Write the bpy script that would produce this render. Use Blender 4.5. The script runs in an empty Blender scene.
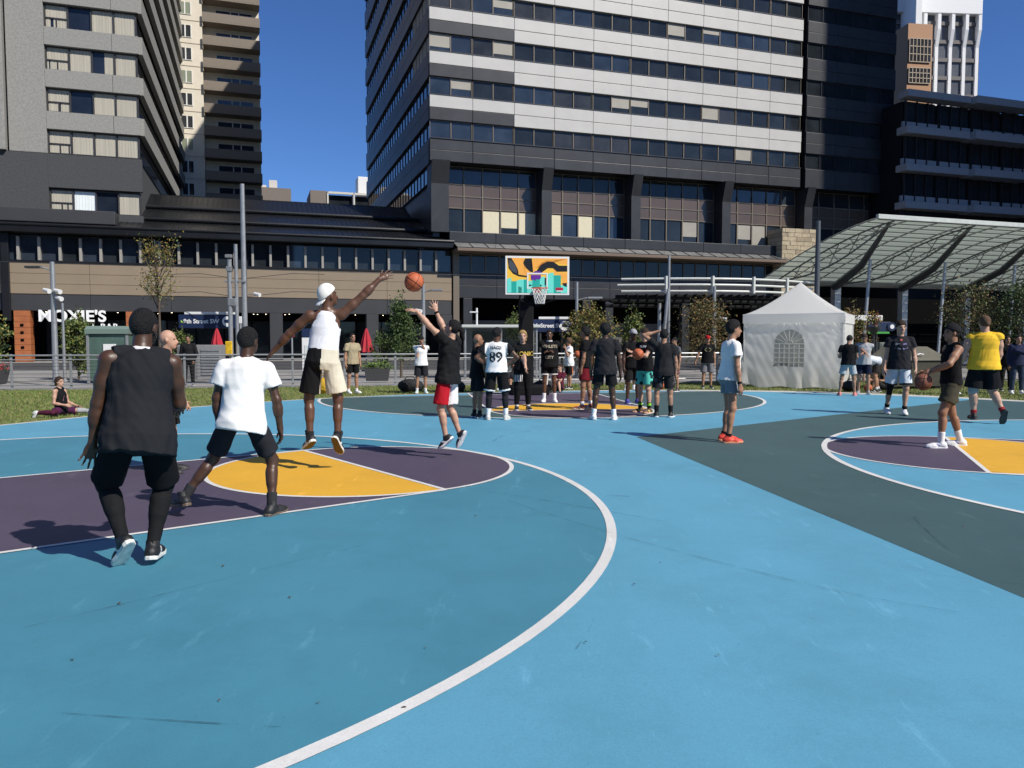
import bpy, bmesh, math, random
import numpy as np
from mathutils import Vector, Matrix
from mathutils.bvhtree import BVHTree

scene = bpy.context.scene
COL = scene.collection
R = math.radians

# ------------------------------------------------------------------ materials
_M = {}
def mat(name, col, rough=0.7, metal=0.0, var=0.0, vscale=4.0, bump=0.0, bscale=40.0, spec=0.5, sheen=0.0, col2=None, stretch=None):
    """Principled material, optionally mottled (var) and bumped by object-space noise."""
    if name in _M: return _M[name]
    m = bpy.data.materials.new(name); m.use_nodes = True
    nt = m.node_tree; N = nt.nodes; L = nt.links
    b = N["Principled BSDF"]
    b.inputs["Base Color"].default_value = (*col, 1)
    b.inputs["Roughness"].default_value = rough
    b.inputs["Metallic"].default_value = metal
    b.inputs["Specular IOR Level"].default_value = spec
    if sheen: b.inputs["Sheen Weight"].default_value = sheen
    if var or bump or col2:
        tc = N.new("ShaderNodeTexCoord"); src = tc.outputs["Object"]
        if stretch:
            mp = N.new("ShaderNodeMapping"); mp.inputs["Scale"].default_value = stretch
            L.new(src, mp.inputs["Vector"]); src = mp.outputs["Vector"]
    if var or col2:
        n = N.new("ShaderNodeTexNoise"); n.inputs["Scale"].default_value = vscale
        n.inputs["Detail"].default_value = 6; n.inputs["Roughness"].default_value = 0.65
        L.new(src, n.inputs["Vector"])
        rp = N.new("ShaderNodeValToRGB")
        c2 = col2 if col2 else tuple(min(1, c * (1 + var)) for c in col)
        c1 = col if col2 else tuple(c * (1 - var) for c in col)
        rp.color_ramp.elements[0].position = 0.32; rp.color_ramp.elements[1].position = 0.68
        rp.color_ramp.elements[0].color = (*c1, 1); rp.color_ramp.elements[1].color = (*c2, 1)
        L.new(n.outputs["Fac"], rp.inputs["Fac"]); L.new(rp.outputs["Color"], b.inputs["Base Color"])
    if bump:
        n2 = N.new("ShaderNodeTexNoise"); n2.inputs["Scale"].default_value = bscale
        n2.inputs["Detail"].default_value = 4
        L.new(src, n2.inputs["Vector"])
        bp = N.new("ShaderNodeBump"); bp.inputs["Strength"].default_value = bump
        bp.inputs["Distance"].default_value = 0.02
        L.new(n2.outputs["Fac"], bp.inputs["Height"]); L.new(bp.outputs["Normal"], b.inputs["Normal"])
    _M[name] = m
    return m

def glass_mat(name, tint=(0.02, 0.025, 0.03), rough=0.03, var=0.4, spec=0.38):
    """Dark window glass of an unlit room: a glossy coat over an uneven dark interior."""
    return mat(name, tint, rough=rough, var=var, vscale=0.35, spec=spec)

# ------------------------------------------------------------------ objects
def tag(o, label=None, cat=None, group=None, kind=None):
    if label: o["label"] = label
    if cat: o["category"] = cat
    if group: o["group"] = group
    if kind: o["kind"] = kind
    return o

def empty(name, loc=(0, 0, 0), rz=0.0, label=None, cat=None, group=None):
    o = bpy.data.objects.new(name, None); COL.objects.link(o)
    o.location = loc; o.rotation_euler = (0, 0, rz); o.empty_display_size = 0.3
    return tag(o, label, cat, group)

def link_mesh(name, me, mats, parent=None, smooth=False):
    for m in (mats if isinstance(mats, (list, tuple)) else [mats]): me.materials.append(m)
    if smooth: me.shade_smooth()
    o = bpy.data.objects.new(name, me); COL.objects.link(o)
    if parent is not None: o.parent = parent
    return o

def copy_tree(o, parent=None):
    c = o.copy(); COL.objects.link(c)
    if parent is not None: c.parent = parent
    for ch in list(o.children): copy_tree(ch, c)
    return c

class MB:
    """Collects shapes and links them as one mesh object."""
    def __init__(s): s.v = []; s.f = []; s.mi = []
    def add(s, vs, fs, mi=0):
        k = len(s.v); s.v += [tuple(v) for v in vs]
        s.f += [tuple(i + k for i in f) for f in fs]; s.mi += [mi] * len(fs); return s
    def box(s, x0, x1, y0, y1, z0, z1, mi=0):
        vs = [(x0,y0,z0),(x1,y0,z0),(x1,y1,z0),(x0,y1,z0),(x0,y0,z1),(x1,y0,z1),(x1,y1,z1),(x0,y1,z1)]
        return s.add(vs, [(0,3,2,1),(4,5,6,7),(0,1,5,4),(1,2,6,5),(2,3,7,6),(3,0,4,7)], mi)
    def cbox(s, x0, x1, y0, y1, z0, z1, c=0.02, mi=0):
        """box with bevelled edges"""
        bm = bmesh.new(); bmesh.ops.create_cube(bm, size=1)
        for v in bm.verts:
            v.co = Vector((x0 + (v.co.x + .5) * (x1 - x0), y0 + (v.co.y + .5) * (y1 - y0), z0 + (v.co.z + .5) * (z1 - z0)))
        bmesh.ops.bevel(bm, geom=bm.edges[:], offset=c, segments=2, affect='EDGES', profile=0.6)
        bm.verts.index_update()
        s.add([v.co for v in bm.verts], [[v.index for v in f.verts] for f in bm.faces], mi); bm.free(); return s
    def bar(s, a, b, w, d=None, mi=0):
        """square bar from a to b"""
        a, b = Vector(a), Vector(b); d = d or w; t = (b - a).normalized()
        up = Vector((0, 0, 1)) if abs(t.z) < 0.95 else Vector((0, 1, 0))
        r = t.cross(up).normalized() * w / 2; q = r.normalized().cross(t) * d / 2
        vs = [p + i * r + j * q for p in (a, b) for i, j in ((-1,-1),(1,-1),(1,1),(-1,1))]
        return s.add(vs, [(0,1,2,3),(7,6,5,4),(0,4,5,1),(1,5,6,2),(2,6,7,3),(3,7,4,0)], mi)
    def tube(s, pts, r, n=8, mi=0, cap=True):
        pts = [Vector(p) for p in pts]; rs = r if isinstance(r, (list, tuple)) else [r] * len(pts)
        vs = []; fs = []; prev = None
        for i, p in enumerate(pts):
            t = (pts[min(i + 1, len(pts) - 1)] - pts[max(i - 1, 0)]).normalized()
            if prev is None:
                up = Vector((0, 0, 1)) if abs(t.z) < 0.9 else Vector((1, 0, 0))
                u_ = t.cross(up).normalized()
            else:
                u_ = (prev - t * prev.dot(t)).normalized()
            prev = u_; w = t.cross(u_)
            for k in range(n):
                a = 2 * math.pi * k / n; vs.append(p + (u_ * math.cos(a) + w * math.sin(a)) * rs[i])
        for i in range(len(pts) - 1):
            for k in range(n):
                fs.append((i*n+k, i*n+(k+1)%n, (i+1)*n+(k+1)%n, (i+1)*n+k))
        if cap:
            fs.append(tuple(range(n - 1, -1, -1))); fs.append(tuple((len(pts)-1)*n + k for k in range(n)))
        return s.add(vs, fs, mi)
    def lathe(s, prof, n=16, c=(0,0,0), mi=0):
        vs = []; fs = []
        for (r_, z) in prof:
            for k in range(n):
                a = 2*math.pi*k/n; vs.append((c[0]+r_*math.cos(a), c[1]+r_*math.sin(a), c[2]+z))
        for i in range(len(prof)-1):
            for k in range(n): fs.append((i*n+k, i*n+(k+1)%n, (i+1)*n+(k+1)%n, (i+1)*n+k))
        fs.append(tuple(range(n-1,-1,-1))); fs.append(tuple((len(prof)-1)*n+k for k in range(n)))
        return s.add(vs, fs, mi)
    def prism(s, poly, z0, z1, mi=0):
        n = len(poly)
        vs = [(x,y,z0) for x,y in poly] + [(x,y,z1) for x,y in poly]
        fs = [tuple(range(n-1,-1,-1)), tuple(range(n,2*n))] + [(i,(i+1)%n,n+(i+1)%n,n+i) for i in range(n)]
        return s.add(vs, fs, mi)
    def xprism(s, prof, x0, x1, mi=0):
        """profile of (y, z) swept along x"""
        n = len(prof)
        vs = [(x0,y,z) for y,z in prof] + [(x1,y,z) for y,z in prof]
        fs = [tuple(range(n-1,-1,-1)), tuple(range(n,2*n))] + [(i,(i+1)%n,n+(i+1)%n,n+i) for i in range(n)]
        return s.add(vs, fs, mi)
    def quad(s, a, b, c, d, mi=0): return s.add([a,b,c,d], [(0,1,2,3)], mi)
    def build(s, name, mats, parent=None, smooth=False):
        me = bpy.data.meshes.new(name); me.from_pydata(s.v, [], s.f)
        if any(s.mi): me.polygons.foreach_set("material_index", s.mi)
        bm = bmesh.new(); bm.from_mesh(me); bmesh.ops.recalc_face_normals(bm, faces=bm.faces); bm.to_mesh(me); bm.free()
        me.update()
        return link_mesh(name, me, mats, parent, smooth)

def text_mesh(body, size, mtx, extrude=0.0, align='CENTER', bold=0.0, spacing=1.0, sx=1.0):
    """Lettering as a plain mesh (verts list, faces list) placed by mtx."""
    cu = bpy.data.curves.new("lettering", 'FONT'); cu.body = body; cu.size = size
    cu.align_x = align; cu.align_y = 'CENTER'; cu.extrude = extrude; cu.offset = bold; cu.space_character = spacing
    o = bpy.data.objects.new("lettering", cu); COL.objects.link(o)
    dg = bpy.context.evaluated_depsgraph_get()
    me = bpy.data.meshes.new_from_object(o.evaluated_get(dg))
    vs = [mtx @ Vector((v.co.x * sx, v.co.y, v.co.z)) for v in me.vertices]; fs = [tuple(p.vertices) for p in me.polygons]
    bpy.data.objects.remove(o); bpy.data.curves.remove(cu); bpy.data.meshes.remove(me)
    return vs, fs
# ------------------------------------------------------------------ implicit surfaces (for bodies and cloth)
def nrm(v):
    v = np.asarray(v, float); return v / (np.linalg.norm(v) + 1e-12)

class Field:
    def __init__(s, lo, hi, h):
        s.h = h; s.lo = np.asarray(lo, float); n = np.ceil((np.asarray(hi) - s.lo) / h).astype(int) + 1
        s.n = n; s.D = np.full(n, 1.0, np.float32)
    def sub(s, lo, hi):
        a = np.clip(np.floor((np.asarray(lo) - s.lo) / s.h).astype(int), 0, s.n)
        b = np.clip(np.ceil((np.asarray(hi) - s.lo) / s.h).astype(int) + 1, 0, s.n)
        if np.any(b <= a): return None, None
        sl = tuple(slice(a[i], b[i]) for i in range(3))
        ax = [(s.lo[i] + s.h * np.arange(a[i], b[i])).astype(np.float32) for i in range(3)]
        return sl, (ax[0][:, None, None], ax[1][None, :, None], ax[2][None, None, :])
    def put(s, prim, k=0.02, op='u'):
        lo, hi, f = prim; pad = k + 2 * s.h
        sl, P = s.sub(np.asarray(lo) - pad, np.asarray(hi) + pad)
        if sl is None: return s
        d = f(P).astype(np.float32); A = s.D[sl]
        if op == 'u':
            if k > 0:
                hh = np.clip(0.5 + 0.5 * (A - d) / k, 0, 1); s.D[sl] = A + (d - A) * hh - k * hh * (1 - hh)
            else: s.D[sl] = np.minimum(A, d)
        elif op == 's':
            if k > 0:
                hh = np.clip(0.5 - 0.5 * (A + d) / k, 0, 1); s.D[sl] = A + (-d - A) * hh + k * hh * (1 - hh)
            else: s.D[sl] = np.maximum(A, -d)
        return s
    def cut(s, p, n):
        """remove everything on the side n points to, beyond p"""
        sl, P = s.sub(s.lo, s.lo + s.n * s.h)
        n = nrm(n)
        d = (P[0] - p[0]) * n[0] + (P[1] - p[1]) * n[1] + (P[2] - p[2]) * n[2]
        s.D = np.maximum(s.D, d.astype(np.float32)); return s
    def cut_local(s, p, n, rad):
        """the same inside a ball of radius rad round p"""
        p = np.asarray(p)
        sl, P = s.sub(p - rad, p + rad)
        if sl is None: return s
        n = nrm(n)
        d = (P[0] - p[0]) * n[0] + (P[1] - p[1]) * n[1] + (P[2] - p[2]) * n[2]
        q = np.sqrt((P[0]-p[0])**2 + (P[1]-p[1])**2 + (P[2]-p[2])**2) - rad
        d = np.minimum(d, -q)
        s.D[sl] = np.maximum(s.D[sl], d.astype(np.float32)); return s
    def wrinkle(s, amp, scale, seed, axis=None, n=7):
        rg = np.random.RandomState(seed); sl, P = s.sub(s.lo, s.lo + s.n * s.h)
        w = np.zeros(s.D.shape, np.float32)
        for i in range(n):
            v = rg.normal(size=3); v /= np.linalg.norm(v)
            if axis is not None: v = nrm(v - 0.75 * axis * v.dot(axis))
            fr = 2 * math.pi / scale * rg.uniform(0.5, 1.6)
            ph = rg.uniform(0, 6.28)
            w2 = P[0] * v[0] * fr + P[1] * v[1] * fr + P[2] * v[2] * fr + ph
            u = rg.normal(size=3); u /= np.linalg.norm(u)
            w2 = w2 + 1.3 * np.sin((P[0] * u[0] + P[1] * u[1] + P[2] * u[2]) * fr * 0.4 + ph)
            sn = np.sin(w2); w += (np.abs(sn) * 1.4 - 0.7 if i % 2 else sn) / n * 2
        s.D = s.D + (amp * w).astype(np.float32); return s
    def mesh(s):
        D = s.D; I = D < 0; n = D.shape
        c = [(i, j, k) for i in (0, 1) for j in (0, 1) for k in (0, 1)]
        cnt = np.zeros((n[0]-1, n[1]-1, n[2]-1), np.int8)
        for i, j, k in c: cnt += I[i:n[0]-1+i, j:n[1]-1+j, k:n[2]-1+k]
        act = (cnt > 0) & (cnt < 8)
        ci = np.argwhere(act)
        if len(ci) == 0: return np.zeros((0,3)), np.zeros((0,4), int)
        vals = np.stack([D[ci[:,0]+i, ci[:,1]+j, ci[:,2]+k] for i, j, k in c], 1)
        acc = np.zeros((len(ci), 3)); num = np.zeros(len(ci))
        for a in range(8):
            for b in range(a + 1, 8):
                ca, cb = np.array(c[a]), np.array(c[b])
                if np.abs(ca - cb).sum() != 1: continue
                va, vb = vals[:, a], vals[:, b]; m = (va < 0) != (vb < 0)
                t = np.where(m, va / np.where(m, va - vb, 1), 0)
                acc += np.where(m[:, None], ca + t[:, None] * (cb - ca), 0); num += m
        V = s.lo + s.h * (ci + acc / num[:, None])
        idx = np.full(act.shape, -1, np.int64); idx[act] = np.arange(len(ci))
        Q = []
        for ax in range(3):
            sa = [slice(None)] * 3; sb = [slice(None)] * 3
            sa[ax] = slice(0, n[ax]-1); sb[ax] = slice(1, n[ax])
            A, B = I[tuple(sa)], I[tuple(sb)]
            e = np.argwhere(A != B); fl = A[tuple(e.T)]
            o1, o2 = (ax + 1) % 3, (ax + 2) % 3
            ok = (e[:, o1] > 0) & (e[:, o2] > 0) & (e[:, o1] < n[o1]-1) & (e[:, o2] < n[o2]-1)
            e, fl = e[ok], fl[ok]
            def at(d1, d2):
                q = e.copy(); q[:, o1] += d1; q[:, o2] += d2; return idx[tuple(q.T)]
            q = np.stack([at(-1,-1), at(0,-1), at(0,0), at(-1,0)], 1)
            q[~fl] = q[~fl][:, ::-1]
            Q.append(q)
        return V, np.concatenate(Q)

def sd_cone(a, b, ra, rb):
    a = np.asarray(a, float); b = np.asarray(b, float); ab = b - a; L2 = float(ab.dot(ab)) + 1e-9
    m = max(ra, rb)
    def f(P):
        t = ((P[0]-a[0])*ab[0] + (P[1]-a[1])*ab[1] + (P[2]-a[2])*ab[2]) / L2
        t = np.clip(t, 0, 1)
        return np.sqrt((P[0]-a[0]-t*ab[0])**2 + (P[1]-a[1]-t*ab[1])**2 + (P[2]-a[2]-t*ab[2])**2) - (ra + (rb-ra)*t)
    return np.minimum(a, b) - m, np.maximum(a, b) + m, f

def sd_ell(c, rad, fr=None):
    c = np.asarray(c, float); rad = np.asarray(rad, float); m = rad.max()
    fr = np.eye(3) if fr is None else np.asarray(fr)
    def f(P):
        p = [(P[0]-c[0])*fr[i][0] + (P[1]-c[1])*fr[i][1] + (P[2]-c[2])*fr[i][2] for i in range(3)]
        k0 = np.sqrt(sum((p[i]/rad[i])**2 for i in range(3)))
        k1 = np.sqrt(sum((p[i]/rad[i]**2)**2 for i in range(3))) + 1e-6
        return k0 * (k0 - 1) / k1
    return c - m, c + m, f

def sd_loft(o, fr, tab):
    """tube with elliptic sections; rows of tab: height along fr[2], half width, half depth, shift forward"""
    o = np.asarray(o, float); fr = np.asarray(fr); T = np.asarray(tab, float)
    mx = T[:, 1:3].max() + np.abs(T[:, 3]).max(); e0 = o + fr[2]*T[0,0]; e1 = o + fr[2]*T[-1,0]
    def f(P):
        p = [(P[0]-o[0])*fr[i][0] + (P[1]-o[1])*fr[i][1] + (P[2]-o[2])*fr[i][2] for i in range(3)]
        rx = np.interp(p[2], T[:,0], T[:,1]); ry = np.interp(p[2], T[:,0], T[:,2]); cy = np.interp(p[2], T[:,0], T[:,3])
        q = np.sqrt((p[0]/rx)**2 + ((p[1]-cy)/ry)**2)
        d = (q - 1) * np.minimum(rx, ry)
        return np.maximum(d, np.maximum(T[0,0] - p[2], p[2] - T[-1,0]))
    return np.minimum(e0, e1) - mx, np.maximum(e0, e1) + mx, f

def sd_clip(prim, *planes):
    """a primitive kept on the inner side of each plane (p, outward normal)"""
    lo, hi, f0 = prim; pl = [(np.asarray(p, float), nrm(n)) for p, n in planes]
    def f(P):
        d = f0(P)
        for p, n in pl: d = np.maximum(d, (P[0]-p[0])*n[0] + (P[1]-p[1])*n[1] + (P[2]-p[2])*n[2])
        return d
    return lo, hi, f

def np_mesh(name, V, Q, mats, parent=None, smooth=True, mi=None):
    me = bpy.data.meshes.new(name)
    me.vertices.add(len(V)); me.vertices.foreach_set("co", np.asarray(V, np.float32).ravel())
    me.loops.add(len(Q)*4); me.loops.foreach_set("vertex_index", np.asarray(Q, np.int32).ravel())
    me.polygons.add(len(Q)); me.polygons.foreach_set("loop_start", np.arange(0, len(Q)*4, 4, dtype=np.int32))
    if mi is not None: me.polygons.foreach_set("material_index", np.asarray(mi, np.int32))
    me.update(calc_edges=True); me.validate()
    return link_mesh(name, me, mats, parent, smooth)
# ------------------------------------------------------------------ ground and court
def court_mat(name, col, var=0.09):
    """Acrylic court paint over asphalt: cloudy wear, fine grain, faint pale scuffs."""
    m = bpy.data.materials.new(name); m.use_nodes = True; nt = m.node_tree; N = nt.nodes; L = nt.links
    b = N["Principled BSDF"]; b.inputs["Roughness"].default_value = 0.62; b.inputs["Specular IOR Level"].default_value = 0.35
    tc = N.new("ShaderNodeTexCoord")
    def noise(scale, det, rough=0.6, st=None):
        n = N.new("ShaderNodeTexNoise"); n.inputs["Scale"].default_value = scale; n.inputs["Detail"].default_value = det; n.inputs["Roughness"].default_value = rough
        src = tc.outputs["Object"]
        if st:
            mp = N.new("ShaderNodeMapping"); mp.inputs["Scale"].default_value = st; mp.inputs["Rotation"].default_value = (0, 0, 0.5); L.new(src, mp.inputs[0]); src = mp.outputs[0]
        L.new(src, n.inputs["Vector"]); return n.outputs["Fac"]
    def ramp(fac, p0, p1, c0, c1):
        r = N.new("ShaderNodeValToRGB"); r.color_ramp.elements[0].position = p0; r.color_ramp.elements[1].position = p1
        r.color_ramp.elements[0].color = (*c0, 1); r.color_ramp.elements[1].color = (*c1, 1); L.new(fac, r.inputs[0]); return r.outputs[0]
    def mix(a, bb, fac, mode='MIX'):
        x = N.new("ShaderNodeMix"); x.data_type = 'RGBA'; x.blend_type = mode
        if isinstance(fac, float): x.inputs[0].default_value = fac
        else: L.new(fac, x.inputs[0])
        for s_, v in ((6, a), (7, bb)):
            if isinstance(v, tuple): x.inputs[s_].default_value = (*v, 1)
            else: L.new(v, x.inputs[s_])
        return x.outputs[2]
    lo = tuple(c*(1-var) for c in col); hi = tuple(min(1, c*(1+var)) for c in col)
    base = ramp(noise(0.45, 8, .62, (1, .45, 1)), .3, .7, lo, hi)
    g = ramp(noise(140, 2), .3, .7, (.88,)*3, (1.1,)*3)
    base = mix(base, g, .8, 'MULTIPLY')
    pale = tuple(min(1, c*1.25 + .035) for c in col); dirt = tuple(c*.72 for c in col)
    base = mix(base, dirt, ramp(noise(.9, 10, .74), .46, .64, (0,)*3, (.36,)*3))
    base = mix(base, pale, ramp(noise(5.0, 9, .75, (1, .22, 1)), .585, .68, (0,)*3, (.62,)*3))
    base = mix(base, dirt, ramp(noise(23, 3, .6), .69, .75, (0,)*3, (.7,)*3))
    L.new(base, b.inputs["Base Color"])
    bp = N.new("ShaderNodeBump"); bp.inputs["Strength"].default_value = .35; bp.inputs["Distance"].default_value = .004
    L.new(noise(220, 3), bp.inputs["Height"]); L.new(bp.outputs[0], b.inputs["Normal"])
    return m
LIGHT_BLUE = court_mat("court_light_blue", (0.108, 0.330, 0.465)); DARK_BLUE = court_mat("court_dark_blue", (0.060, 0.228, 0.315))
TEAL = court_mat("court_teal", (0.052, 0.104, 0.110), .08); PURPLE = court_mat("court_purple", (0.082, 0.064, 0.100)); YELLOW = court_mat("court_yellow", (0.74, 0.40, 0.034), .04)
LINE = court_mat("court_line_white", (0.70, 0.69, 0.66), .10)
SCUFF = bpy.data.materials.new("court_scuff"); SCUFF.use_nodes = True; _n = SCUFF.node_tree; _b = _n.nodes["Principled BSDF"]; _b.inputs["Base Color"].default_value = (.03, .07, .09, 1); _b.inputs["Roughness"].default_value = .85
_t = _n.nodes.new("ShaderNodeBsdfTransparent"); _x = _n.nodes.new("ShaderNodeMixShader"); _no = _n.nodes.new("ShaderNodeTexNoise"); _no.inputs["Scale"].default_value = 6; _no.inputs["Detail"].default_value = 6
_c = _n.nodes.new("ShaderNodeTexCoord"); _n.links.new(_c.outputs["Object"], _no.inputs["Vector"]); _r = _n.nodes.new("ShaderNodeMapRange"); _r.inputs[1].default_value = .38; _r.inputs[2].default_value = .75; _r.inputs[3].default_value = 0; _r.inputs[4].default_value = .85
_n.links.new(_no.outputs["Fac"], _r.inputs[0]); _n.links.new(_r.outputs[0], _x.inputs[0]); _n.links.new(_t.outputs[0], _x.inputs[1]); _n.links.new(_b.outputs[0], _x.inputs[2]); _n.links.new(_x.outputs[0], _n.nodes["Material Output"].inputs[0])
ASPH = mat("asphalt", (0.055, 0.055, 0.057), rough=.9, var=.3, vscale=1.5, bump=.3)
PAVE = mat("concrete_paving", (0.26, 0.25, 0.235), rough=.9, var=.22, vscale=.8, bump=.2)
KERB = mat("kerb_concrete", (0.52, 0.50, 0.45), rough=.85, var=.15, vscale=3, bump=.2)
GRASSG = mat("lawn_soil", (0.10, 0.13, 0.028), rough=.95, var=.5, vscale=1.2, col2=(0.19, 0.19, 0.06), bump=.5, bscale=30)

def struct(name, mb, m, smooth=False): return tag(mb.build(name, m, None, smooth), kind="structure")
def sheet(name, poly, z, m, kind="structure"):
    mb = MB(); mb.add([(x, y, z) for x, y in poly], [tuple(range(len(poly)))]); o = mb.build(name, m)
    if o.data.polygons[0].normal.z < 0: o.data.flip_normals()
    return tag(o, kind=kind)

sheet("street", [(-900, -500), (900, -500), (900, 1600), (-900, 1600)], -.030, ASPH)
CC = Vector((2.05, 12.70)); HOOP_D = 9.15; R3 = 6.03; RF = 1.88; FTD = 4.19
edge_pts = [(-9.43,14.2),(-7.2,18.8),(-4.75,21.4),(0,23.6),(5.3,24.3),(10.0,23.0),(13.2,20.0),(15.8,15),(17,8),(16.5,1),(13,-6),(5,-10),(-4,-9),(-10,-4),(-12.2,3),(-11.4,9)]
edge_a = sorted((math.atan2(y-CC.y, x-CC.x), math.hypot(x-CC.x, y-CC.y)) for x, y in edge_pts)
_ea = np.array([a for a, _ in edge_a]); _er = np.array([r_ for _, r_ in edge_a])
_ea3 = np.concatenate([_ea - 2*math.pi, _ea, _ea + 2*math.pi]); _er3 = np.tile(_er, 3)
def edge_r(a):
    w_ = np.linspace(-.16, .16, 9); return float(np.mean(np.interp(a + w_, _ea3, _er3)))
def pol(a, r_): return (CC.x + r_*math.cos(a), CC.y + r_*math.sin(a))
ring = [2*math.pi*k/180 for k in range(180)]
# lawn round the court, kerb, court
lawn = [(-40, 20.2), (-40, 4), (-22, -14), (26, -14), (34, 10), (34, 31), (12, 30.4), (-22, 23.7)]
sheet("plaza_paving", [(-200, 10), (200, 10), (200, 42), (-200, 42)], -.022, PAVE)
sheet("sidewalk", [(-70, 44), (90, 92), (84, 108), (-76, 60)], -.022, PAVE)
sheet("lawn_ground", lawn, -.012, GRASSG)
mb = MB()
for k in range(180):
    a, b_ = ring[k], ring[(k+1) % 180]; w_ = lambda q: .16 + .55*max(0, math.cos(q - .95))**6
    mb.quad((*pol(a, edge_r(a)-.02), .002), (*pol(a, edge_r(a)+w_(a)), .002), (*pol(b_, edge_r(b_)+w_(b_)), .002), (*pol(b_, edge_r(b_)-.02), .002))
struct("court_kerb", mb, KERB)
sheet("court_light_blue_surface", [pol(a, edge_r(a)) for a in ring], .004, LIGHT_BLUE)
a0, a1 = R(-82), R(38)
sheet("court_teal_sector", [(CC.x, CC.y)] + [pol(a0 + (a1-a0)*k/50, edge_r(a0 + (a1-a0)*k/50)) for k in range(51)], .0053, TEAL)
def strip(mb, pts, w_, z, closed=False):
    pts = [Vector(p) for p in pts]; n = len(pts); L_, R_ = [], []
    for i, p in enumerate(pts):
        if closed: t_ = (pts[(i+1) % n] - pts[i-1]).normalized()
        else: t_ = (pts[min(i+1, n-1)] - pts[max(i-1, 0)]).normalized()
        q = Vector((-t_.y, t_.x))*w_/2; L_.append(p+q); R_.append(p-q)
    for i in range(n if closed else n-1):
        j = (i+1) % n; mb.quad((*R_[i], z), (*R_[j], z), (*L_[j], z), (*L_[i], z))
def clampc(p):
    d = Vector(p) - CC; a = math.atan2(d.y, d.x); r_ = min(d.length, edge_r(a) - .03); return pol(a, r_)
lines = MB(); lines2 = MB()
for ang, inner in ((98, TEAL), (218, DARK_BLUE), (-22, LIGHT_BLUE)):
    dv_ = Vector((math.cos(R(ang)), math.sin(R(ang)))); H_ = CC + dv_*(HOOP_D - (.25 if ang == -22 else 0)); ax = -dv_; px = Vector((-ax.y, ax.x))
    P_ = lambda a, b_: tuple(H_ + ax*a + px*b_)
    arc = [P_(-2.6, -R3), P_(-1.8, -R3), P_(-.9, -R3)] + [P_(R3*math.sin(t_), -R3*math.cos(t_)) for t_ in [math.pi*k/90 for k in range(91)]] + [P_(-.9, R3), P_(-1.8, R3), P_(-2.6, R3)]
    arc = [clampc(q) for q in arc]
    pass
    sheet("court_three_point_area", arc, .0066, inner)
    half = [P_(FTD + RF*math.sin(math.pi*k/40), -RF*math.cos(math.pi*k/40)) for k in range(41)]
    sheet("court_key", [clampc(P_(-1.6, -RF))] + half + [clampc(P_(-1.6, RF))], .0079, PURPLE)
    sheet("court_free_throw_half_circle", [P_(FTD - RF*math.sin(math.pi*k/40), RF*math.cos(math.pi*k/40)) for k in range(41)], .0092, YELLOW)
    strip(lines, arc, .08, .0105)
    strip(lines2, [P_(FTD + (RF-.025)*math.cos(2*math.pi*k/90), (RF-.025)*math.sin(2*math.pi*k/90)) for k in range(90)], .055, .0118, True)
    strip(lines2, [P_(FTD, -RF), P_(FTD, RF)], .055, .0121)
    for sg in (-1, 1): strip(lines2, [clampc(P_(-1.6, sg*RF)), P_(FTD, sg*RF)], .055, .0124)
    strip(lines2, [clampc(P_(-1.6, -R3)), clampc(P_(-1.6, R3))], .055, .0115)
struct("court_three_point_lines", lines, LINE); struct("court_key_lines", lines2, LINE)
# rubber marks and hairline cracks
sc_ = MB()
for pts, w_ in ([(-.25,8.05),(.2,7.72),(.75,7.25),(1.35,6.7)], .012), ([(-.05,7.6),(.9,6.2),(2.0,4.9),(2.6,4.45)], .008), ([(.33,3.90),(.42,4.16),(.46,4.32)], .007), \
        ([(-1.92,3.22),(-1.3,3.14),(-.95,3.1)], .008), ([(-2.7,4.2),(-2.2,4.75),(-1.6,5.45),(-.9,6.2)], .006), ([(3.30,5.7),(3.42,6.2),(3.62,6.9)], .010), ([(-.3,12.1),(-.1,12.9),(.35,13.5),(1.0,13.8)], .016), \
        ([(5.6,9.5),(5.9,9.2),(6.2,9.0)], .02), ([(.9,7.9),(1.2,7.8)], .02), ([(2.8,5.2),(4.2,4.6),(5.5,4.3)], .006):
    fine = []
    for i in range(len(pts)-1):
        P0_, P1_, P2_, P3_ = [Vector(pts[min(max(i+q, 0), len(pts)-1)]) for q in (-1, 0, 1, 2)]
        for k in range(8):
            t_ = k/8; v_ = .5*((2*P1_) + (P2_-P0_)*t_ + (2*P0_-5*P1_+4*P2_-P3_)*t_**2 + (3*P1_-P0_-3*P2_+P3_)*t_**3); fine.append(tuple(v_))
    fine.append(pts[-1]); strip(sc_, fine, w_, .0138)
struct("court_scuff_marks", sc_, SCUFF)
rnd = random.Random(4); mb = MB()
for k in range(26):
    x, y = rnd.uniform(-2.5, 4.5), rnd.uniform(2.6, 9.5); s_ = rnd.uniform(.004, .014); a = rnd.uniform(0, 6.3)
    q = [(x + s_*math.cos(a+t_)*(1 if i % 2 else .6), y + s_*math.sin(a+t_)*.7) for i, t_ in enumerate((0, 1.2, 2.4, 3.6, 5.0))]
    mb.add([(u_, v_, .015 + (.006 if i == 2 else 0)) for i, (u_, v_) in enumerate(q)], [(0,1,2,3,4)])
tag(mb.build("leaf_litter", mat("dry_leaf", (.09, .06, .03), rough=.9)), "small dry leaf fragments strewn over the blue court paint", "leaf litter", kind="stuff")
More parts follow.
